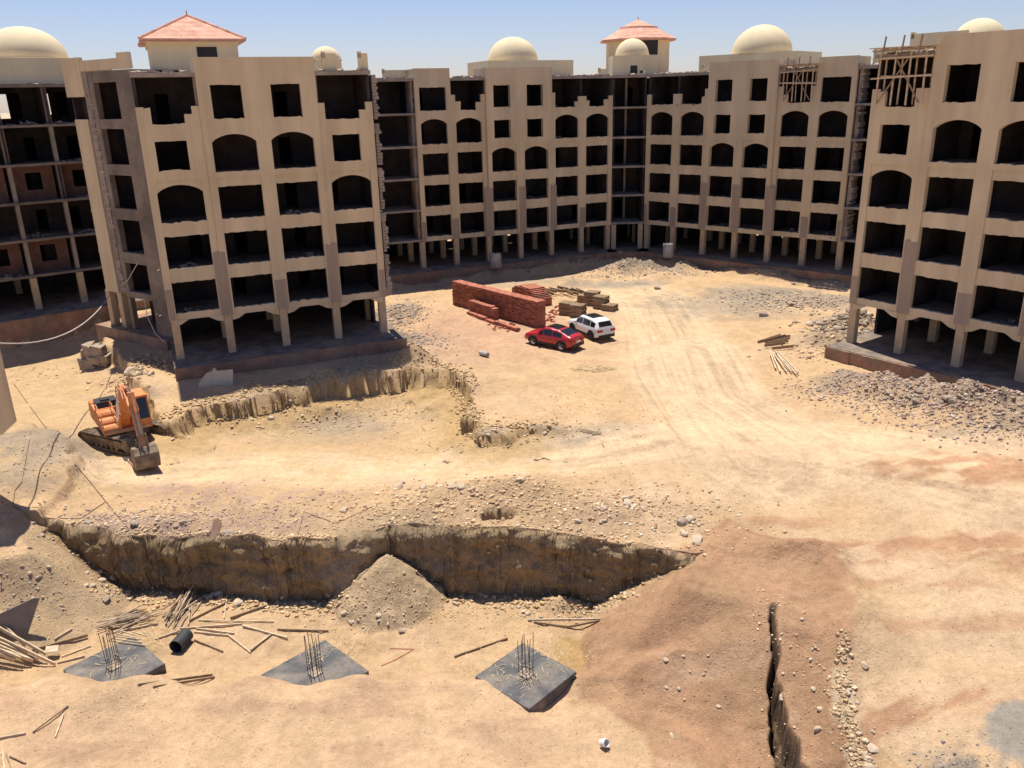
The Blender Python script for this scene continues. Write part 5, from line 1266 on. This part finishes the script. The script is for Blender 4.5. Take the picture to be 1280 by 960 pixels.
# ------------------------------------------------------------------ rocks
import bmesh
def rock_mesh(seed, mt):
    rj = random.Random(seed); bm = bmesh.new(); bmesh.ops.create_icosphere(bm, subdivisions=2, radius=1)
    pl = [(Vector((rj.gauss(0, 1), rj.gauss(0, 1), rj.gauss(0, 1))).normalized(), rj.uniform(.55, .85)) for _ in range(9)]
    for v in bm.verts:
        for n_, d_ in pl:
            k = v.co.dot(n_)
            if k > d_: v.co -= n_*(k-d_)
        v.co *= 1+rj.uniform(-.04, .04)
    me = bpy.data.meshes.new('rock'); bm.to_mesh(me); bm.free(); me.materials.append(MT[mt]); return me
RM = [rock_mesh(i, 'rock') for i in range(6)]; RG = [rock_mesh(20+i, 'rockgrey') for i in range(5)]
def rock(px, py, s, z0, lb, grp, rj, grey=False, flat=.6):
    x, y, z = atz(px, py, z0)
    o = bpy.data.objects.new('rock', rj.choice(RG if grey else RM)); COL.objects.link(o)
    o.location = (x, y, z+s*flat*.35); o.scale = (s*rj.uniform(.8, 1.35), s*rj.uniform(.7, 1.1), s*flat*rj.uniform(.8, 1.2)); o.rotation_euler = (rj.uniform(-.3, .3), rj.uniform(-.3, .3), rj.uniform(0, 6.2))
    tag(o, lb, 'rock', grp)
rj = random.Random(77)
GR = [ (560,610,30,5,16,.14,.32,-1.5,'brown clod of earth in the line left of the dark hollow',0), (530,608,22,5,8,.12,.25,-1.6,'brown clod of earth at the left end of the line by the road',0),
 (775,635,26,10,22,.10,.30,-1.5,'pale stone in the cluster right of the dark hollow',0), (740,655,30,8,10,.08,.2,-1.6,'small pale stone on the slope above the cut',0),(860,655,20,12,8,.1,.28,-1.7,'pale stone near the right end of the cut',0),
 (150,657,28,6,16,.10,.26,-1.9,'purplish grey stone on the left rim of the cut',1),(225,655,30,7,16,.08,.25,-1.9,'reddish grey stone on the rim near the pink slab',1),(290,668,16,4,8,.1,.22,-1.9,'grey stone beside the pink slab on the rim',1),
 (270,742,20,6,10,.10,.3,-4.5,'stone at the foot of the cut left of the sand cone',0),(330,748,26,6,8,.08,.2,-4.5,'small stone on the floor left of the sand cone',0),(470,775,36,7,16,.08,.18,-4.6,'small stone in front of the sand cone',0),(640,765,40,8,14,.07,.16,-4.6,'small stone on the floor right of the sand cone',0),
 (120,735,25,16,14,.07,.2,-3,'stone on the left bank slope',0),(40,720,25,30,12,.06,.16,-2.6,'small stone high on the left bank slope',0),(860,860,50,50,18,.06,.14,-3.5,'small stone on the red bank slope',0),(1010,840,25,60,14,.06,.15,-2,'small stone between the two cracks',0),
 (1068,870,8,30,14,.08,.2,-1.8,'pale stone along the right hand crack',0),(1090,935,8,20,14,.08,.22,-1.8,'pale stone at the lower end of the right crack',0),(1150,495,55,12,30,.12,.34,-.5,'grey stone on the rubble bank before the right block',1),(1060,415,20,14,22,.18,.45,-.3,'broken masonry lump in the dark heap left of the right block',1),
 (1240,525,30,10,16,.12,.3,-.5,'grey stone on the rubble bank at the right edge',1),(1060,470,22,10,10,.1,.25,-.8,'stone at the left end of the rubble bank',1),(500,400,14,24,18,.1,.26,-.8,'grey rubble lump right of the left block',1),(545,425,16,10,9,.08,.2,-.9,'pale stone on the sand by the rubble',0),
 (640,545,40,5,10,.10,.25,-1.2,'clod along the low step in the yard',0),(710,520,40,12,10,.07,.18,-1.1,'small clod in the middle of the yard',0),(225,548,16,4,5,.12,.25,-2.1,'clod in front of the left block near the excavator',0),(175,470,16,12,12,.2,.45,-2,'pale rubble lump behind the excavator',0),
 (800,350,40,10,10,.12,.28,-.6,'stone on the grey heap at the back',1),(985,375,30,8,8,.15,.35,-.9,'stone in front of the rear right wing',1),(350,510,60,8,12,.12,.3,-1.5,'clod below the dug edge of the hollow',0),(560,478,24,8,9,.12,.28,-1.5,'clod in the dug corner of the hollow',0)]
for cx, cy, sx, sy, n, s0, s1, z0, lb, g in GR:
    for i in range(int(n*.6)):
        rock(cx+max(-2, min(2, rj.gauss(0, .7)))*sx, cy+max(-2, min(2, rj.gauss(0, .6)))*sy, s0+(s1-s0)*rj.random()**2, z0, lb, 'rocks lying about the site' , rj, g)
for px, py, s, z0, lb, g in [(853, 655, .34, -1.7, 'biggest grey boulder near the right end of the cut', 1), (872, 677, .32, -1.7, 'flat pale boulder just above the right end of the cut', 0), (133, 750, .24, -4, 'dark reddish rock at the foot of the left bank', 1), (126, 715, .22, -3.4, 'upper pale rock pair member on the left bank', 0),
                         (143, 723, .24, -3.6, 'whitish flat rock on the left bank', 0), (297, 755, .34, -4.5, 'round pale boulder at the foot of the cut near the boards', 0), (430, 638, .2, -1.8, 'single pale rock above the sand cone', 0), (502, 790, .16, -4.6, 'grey rock on the sand right of the cone', 1), (650, 601, .3, -1.3, 'flat brown rock below the road', 0),
                         (955, 395, .55, -.9, 'dark block lying in the grey patch', 1), (988, 381, .5, -.9, 'dark chunk in front of the rear right wing', 1), (822, 361, .4, -.9, 'left chunk below the grey heap', 1), (1022, 912, .16, -2.2, 'pale rock beside the lower crack', 0), (840, 920, .12, -4, 'reddish stone low on the red bank', 0)]:
    rock(px, py, s, z0, lb, 'rocks lying about the site', rj, g)
x, y, z = atz(271, 668, -1.9); m = MB(); m.prism([(-.25, -.35), (.05, -.5), (.25, .3), (.1, .55), (-.15, .5)], 0, .08); o = m.build('stone_slab', 'podium', loc=(x, y, z+.25)); o.rotation_euler = (rad(-40), 0, .1); tag(o, 'pale pink stone slab tilted on the rim of the cut', 'slab')

# ------------------------------------------------------------------ gravel and rubble, too many to count
def gravel(name, cx, cy, rx, ry, n, s0, s1, cols, seed, power=2.5):
    g = np.random.default_rng(seed)
    n = int(n*.62); s1 = s1*.8; power = power+1.2; u = g.normal(size=(n, 2))*.66; x = cx+u[:, 0]*rx; y = cy+u[:, 1]*ry; z = H(x, y)
    s = s0+(s1-s0)*g.random(n)**power
    cube = np.array([(-1,-1,-1),(1,-1,-1),(1,1,-1),(-1,1,-1),(-1,-1,1),(1,-1,1),(1,1,1),(-1,1,1)], float)
    v = cube[None]*(.62+.4*g.random((n, 8, 3))); v[:, 4:, :2] *= .75
    v *= (s[:, None]*np.stack([.7+.6*g.random(n), .6+.5*g.random(n), .35+.35*g.random(n)], 1))[:, None, :]
    a = g.random(n)*6.28; ca, sa = np.cos(a)[:, None], np.sin(a)[:, None]; t = (g.random(n)-.5)*.9; ct, st = np.cos(t)[:, None], np.sin(t)[:, None]
    vx = v[..., 0]*ct-v[..., 2]*st; vz = v[..., 0]*st+v[..., 2]*ct; vy = v[..., 1]
    X = vx*ca-vy*sa + x[:, None]; Y = vx*sa+vy*ca + y[:, None]; Z = vz + (z+s*.22)[:, None]
    co = np.stack([X, Y, Z], -1).reshape(-1, 3)
    fq = np.array([(0,3,2,1),(4,5,6,7),(0,1,5,4),(1,2,6,5),(2,3,7,6),(3,0,4,7)])
    q = (fq[None]+(np.arange(n)*8)[:, None, None]).reshape(-1, 4)
    me = bpy.data.meshes.new(name); me.vertices.add(len(co)); me.vertices.foreach_set('co', co.astype(np.float32).ravel())
    me.loops.add(q.size); me.loops.foreach_set('vertex_index', q.ravel().astype(np.int32)); me.polygons.add(len(q))
    me.polygons.foreach_set('loop_start', np.arange(0, q.size, 4, dtype=np.int32)); me.polygons.foreach_set('loop_total', np.full(len(q), 4, np.int32)); me.update(calc_edges=True)
    C = np.array(cols)[g.integers(0, len(cols), n)]*(.8+.4*g.random((n, 1))); C = np.repeat(C, 8, 0)
    ca_ = me.color_attributes.new('tint', 'FLOAT_COLOR', 'POINT'); ca_.data.foreach_set('color', np.concatenate([C, np.ones((len(C), 1))], 1).astype(np.float32).ravel())
    me.materials.append(MT['stone']); o = bpy.data.objects.new(name, me); COL.objects.link(o); o['kind'] = 'stuff'
cg = [(.42,.35,.28),(.34,.285,.235),(.48,.41,.32),(.58,.50,.40),(.38,.26,.20)]; cs = [(.54,.39,.235),(.48,.335,.20),(.60,.45,.29),(.42,.29,.175)]; cr = [(.46,.30,.20),(.50,.36,.25),(.56,.44,.32)]; cp = [(.36,.24,.20),(.40,.30,.24),(.30,.21,.18),(.50,.41,.33)]; cg = [tuple(v*.88 for v in c_) for c_ in cg]; cr_ = cg+cp+cp+[(.28,.22,.17),(.34,.18,.13)]
for i, (px, py, z0, rx, ry, n, s0, s1, cl) in enumerate([
    (790,342,-.9,5,2.4,3600,.025,.14,cg),(950,372,-.9,6,2,900,.03,.18,cg),(1010,382,-.9,5,2,1200,.03,.22,cg+cs),(1062,412,-.9,2.6,2.2,900,.06,.42,[(.30,.23,.17),(.20,.155,.12),(.42,.34,.26),(.25,.19,.14)]),(1040,440,-.9,3.4,2,600,.04,.25,cs),
    (1075,490,-.9,3.2,2.2,3300,.02,.14,cr_),(1150,508,-.9,3.2,2.2,4200,.02,.15,cr_),(1220,524,-.9,3.2,2.2,4200,.02,.15,cr_),(1290,540,-.9,3.6,2.4,3300,.02,.15,cr_),
    (500,395,-.9,2.0,3.6,2200,.025,.18,cg),(502,430,-.9,2.4,2.6,2400,.025,.16,cg),(455,462,-.9,3,1.3,800,.03,.14,cg),(550,430,-.9,3,3,350,.02,.1,cs),
    (560,628,-1.5,5,2,1700,.02,.16,cs),(650,628,-1.4,4.5,2.2,1700,.02,.14,cs),(750,638,-1.5,4.5,2.2,1700,.02,.14,cs+[(.62,.54,.42)]),(850,650,-1.7,3,2,700,.02,.12,cs),(460,640,-1.7,4,2,900,.02,.1,cs),
    (170,652,-1.9,4,1.5,1500,.02,.14,cp+cs),(270,640,-1.9,4.5,2,1500,.02,.11,cp+cs),(360,645,-1.9,4,2,700,.02,.1,cs),(110,650,-1.9,1.5,1,300,.02,.12,cp),
    (300,745,-4.6,5,1.0,900,.02,.12,cs),(470,768,-4.6,3,.9,500,.02,.1,cs),(600,765,-4.6,4,1.0,800,.02,.08,cs),(720,765,-4.6,2,.9,600,.02,.1,[(.36,.3,.2),(.42,.35,.24)]),(100,760,-4.3,5,2.5,700,.015,.08,cs),
    (860,850,-3.4,4,5,900,.012,.05,cr),(1020,850,-2.2,1.6,5,700,.012,.06,cr),(1066,880,-1.8,.25,2.4,500,.02,.12,cs),(1095,945,-1.8,.3,1.4,350,.02,.12,cs),(1180,760,-1.6,7,6,500,.012,.05,cr),
    (400,515,-2.1,7,3.2,1300,.03,.14,cs),(480,500,-2.1,4,2.5,500,.03,.14,cs),(700,525,-1.1,6,3,500,.02,.1,cs),(640,545,-1.3,4,.8,300,.03,.15,cs),(800,480,-1,14,10,600,.02,.07,cs),
    (40,590,-1.2,3.5,3,900,.02,.1,cs+cg),(40,700,-2.4,4,4,600,.015,.07,cs),(640,900,-4.3,12,3,900,.008,.03,cr),(250,850,-4.4,10,3,500,.008,.03,cr),(500,800,-4.6,12,1.5,500,.01,.05,cs),(180,475,-2.0,2,2.2,500,.05,.3,cs),
    (60,465,-2.9,6,3,400,.03,.15,cs),(1080,930,-1.7,5,2.2,500,.01,.06,cs),(30,765,-4,2,1.2,400,.02,.1,cg),(1195,940,-1.6,.8,.7,260,.02,.09,[(.2,.19,.18),(.3,.28,.25)])]):
    x, y = at(px, py, z0); gravel('gravel' if s1 < .13 else 'rubble', x, y, rx, ry, n, s0, s1, cl, 300+i)

def gravel_line(L, z0, n, jit, s0, s1, cols, seed, off=0.0):
    g = np.random.default_rng(seed); P = np.array([at(a, b, z0) if isinstance(z0, float) else (a, b) for a, b in L])
    seg = np.hypot(*(P[1:]-P[:-1]).T); cum = np.concatenate([[0], np.cumsum(seg)]); t = g.random(n)*cum[-1]
    # clods gather in clumps, not evenly
    t = np.where(g.random(n) < .7, (np.floor(t/1.3)+g.normal(size=n)*.22+.5)*1.3, t)
    x = np.interp(t, cum, P[:, 0])+g.normal(size=n)*jit; y = np.interp(t, cum, P[:, 1])+g.normal(size=n)*jit+off
    global _xy; _xy = (x, y); gravel('rubble', 0, 0, 1, 1, n, s0, s1, cols, seed)
_gr = gravel
def gravel(name, cx, cy, rx, ry, n, s0, s1, cols, seed, power=2.5):
    class G: pass
    g = np.random.default_rng(seed+5); x, y = _xy; z = H(x, y); s = s0+(s1-s0)*g.random(n)**3
    v = np.array([(-1,-1,-1),(1,-1,-1),(1,1,-1),(-1,1,-1),(-1,-1,1),(1,-1,1),(1,1,1),(-1,1,1)], float)[None]*(.5+.55*g.random((n, 8, 3)))
    v *= (s[:, None]*np.stack([.7+.6*g.random(n), .6+.5*g.random(n), .5+.4*g.random(n)], 1))[:, None, :]
    a = g.random(n)*6.28; ca, sa = np.cos(a)[:, None], np.sin(a)[:, None]
    co = np.stack([v[..., 0]*ca-v[..., 1]*sa+x[:, None], v[..., 0]*sa+v[..., 1]*ca+y[:, None], v[..., 2]+(z+s*.2)[:, None]], -1).reshape(-1, 3)
    fq = np.array([(0,3,2,1),(4,5,6,7),(0,1,5,4),(1,2,6,5),(2,3,7,6),(3,0,4,7)]); q = (fq[None]+(np.arange(n)*8)[:, None, None]).reshape(-1, 4)
    me = bpy.data.meshes.new(name); me.from_pydata(co.tolist(), [], q.tolist())
    C = np.array(cols)[g.integers(0, len(cols), n)]*(.8+.4*g.random((n, 1))); C = np.repeat(C, 8, 0)
    c_ = me.color_attributes.new('tint', 'FLOAT_COLOR', 'POINT'); c_.data.foreach_set('color', np.concatenate([C, np.ones((len(C), 1))], 1).astype(np.float32).ravel())
    me.materials.append(MT['stone']); o = bpy.data.objects.new(name, me); COL.objects.link(o); o['kind'] = 'stuff'
co_ = [(.46,.31,.16),(.40,.27,.14),(.34,.235,.125),(.50,.36,.20)]; cd_ = [tuple(v*.85 for v in c_) for c_ in cs]
SCP = [(215,534),(237,516),(300,506),(352,494),(400,482),(430,477),(500,466),(560,467),(586,490),(580,520),(603,545),(640,546),(700,540)]
gravel_line(SCP, -1.5, 2000, .42, .02, .13, co_, 901)
gravel_line(SCP, -1.0, 700, .18, .02, .11, co_, 902, .1)
gravel_line([(tuple(p)) for p in CL[1:16]], None, 1500, .2, .02, .10, cd_, 903, .4)
gravel_line([(tuple(p)) for p in CL[2:7]], None, 700, .3, .02, .13, co_+cd_, 904, -.8)
gravel_line([(tuple(p)) for p in CL[11:15]], None, 500, .3, .02, .13, co_+cd_, 908, -.8)
gravel_line([tuple(p) for p in CRK1], None, 420, .35, .012, .06, cr, 905)
gravel_line([tuple(p) for p in CRK2], None, 800, .13, .015, .10, cd_, 906)
gravel_line([(-18, 86.6), (12.6, 99.0-2.0), (15.8, 97.0), (37, 78.6)], None, 900, .7, .04, .2, cg, 907, -1.0)
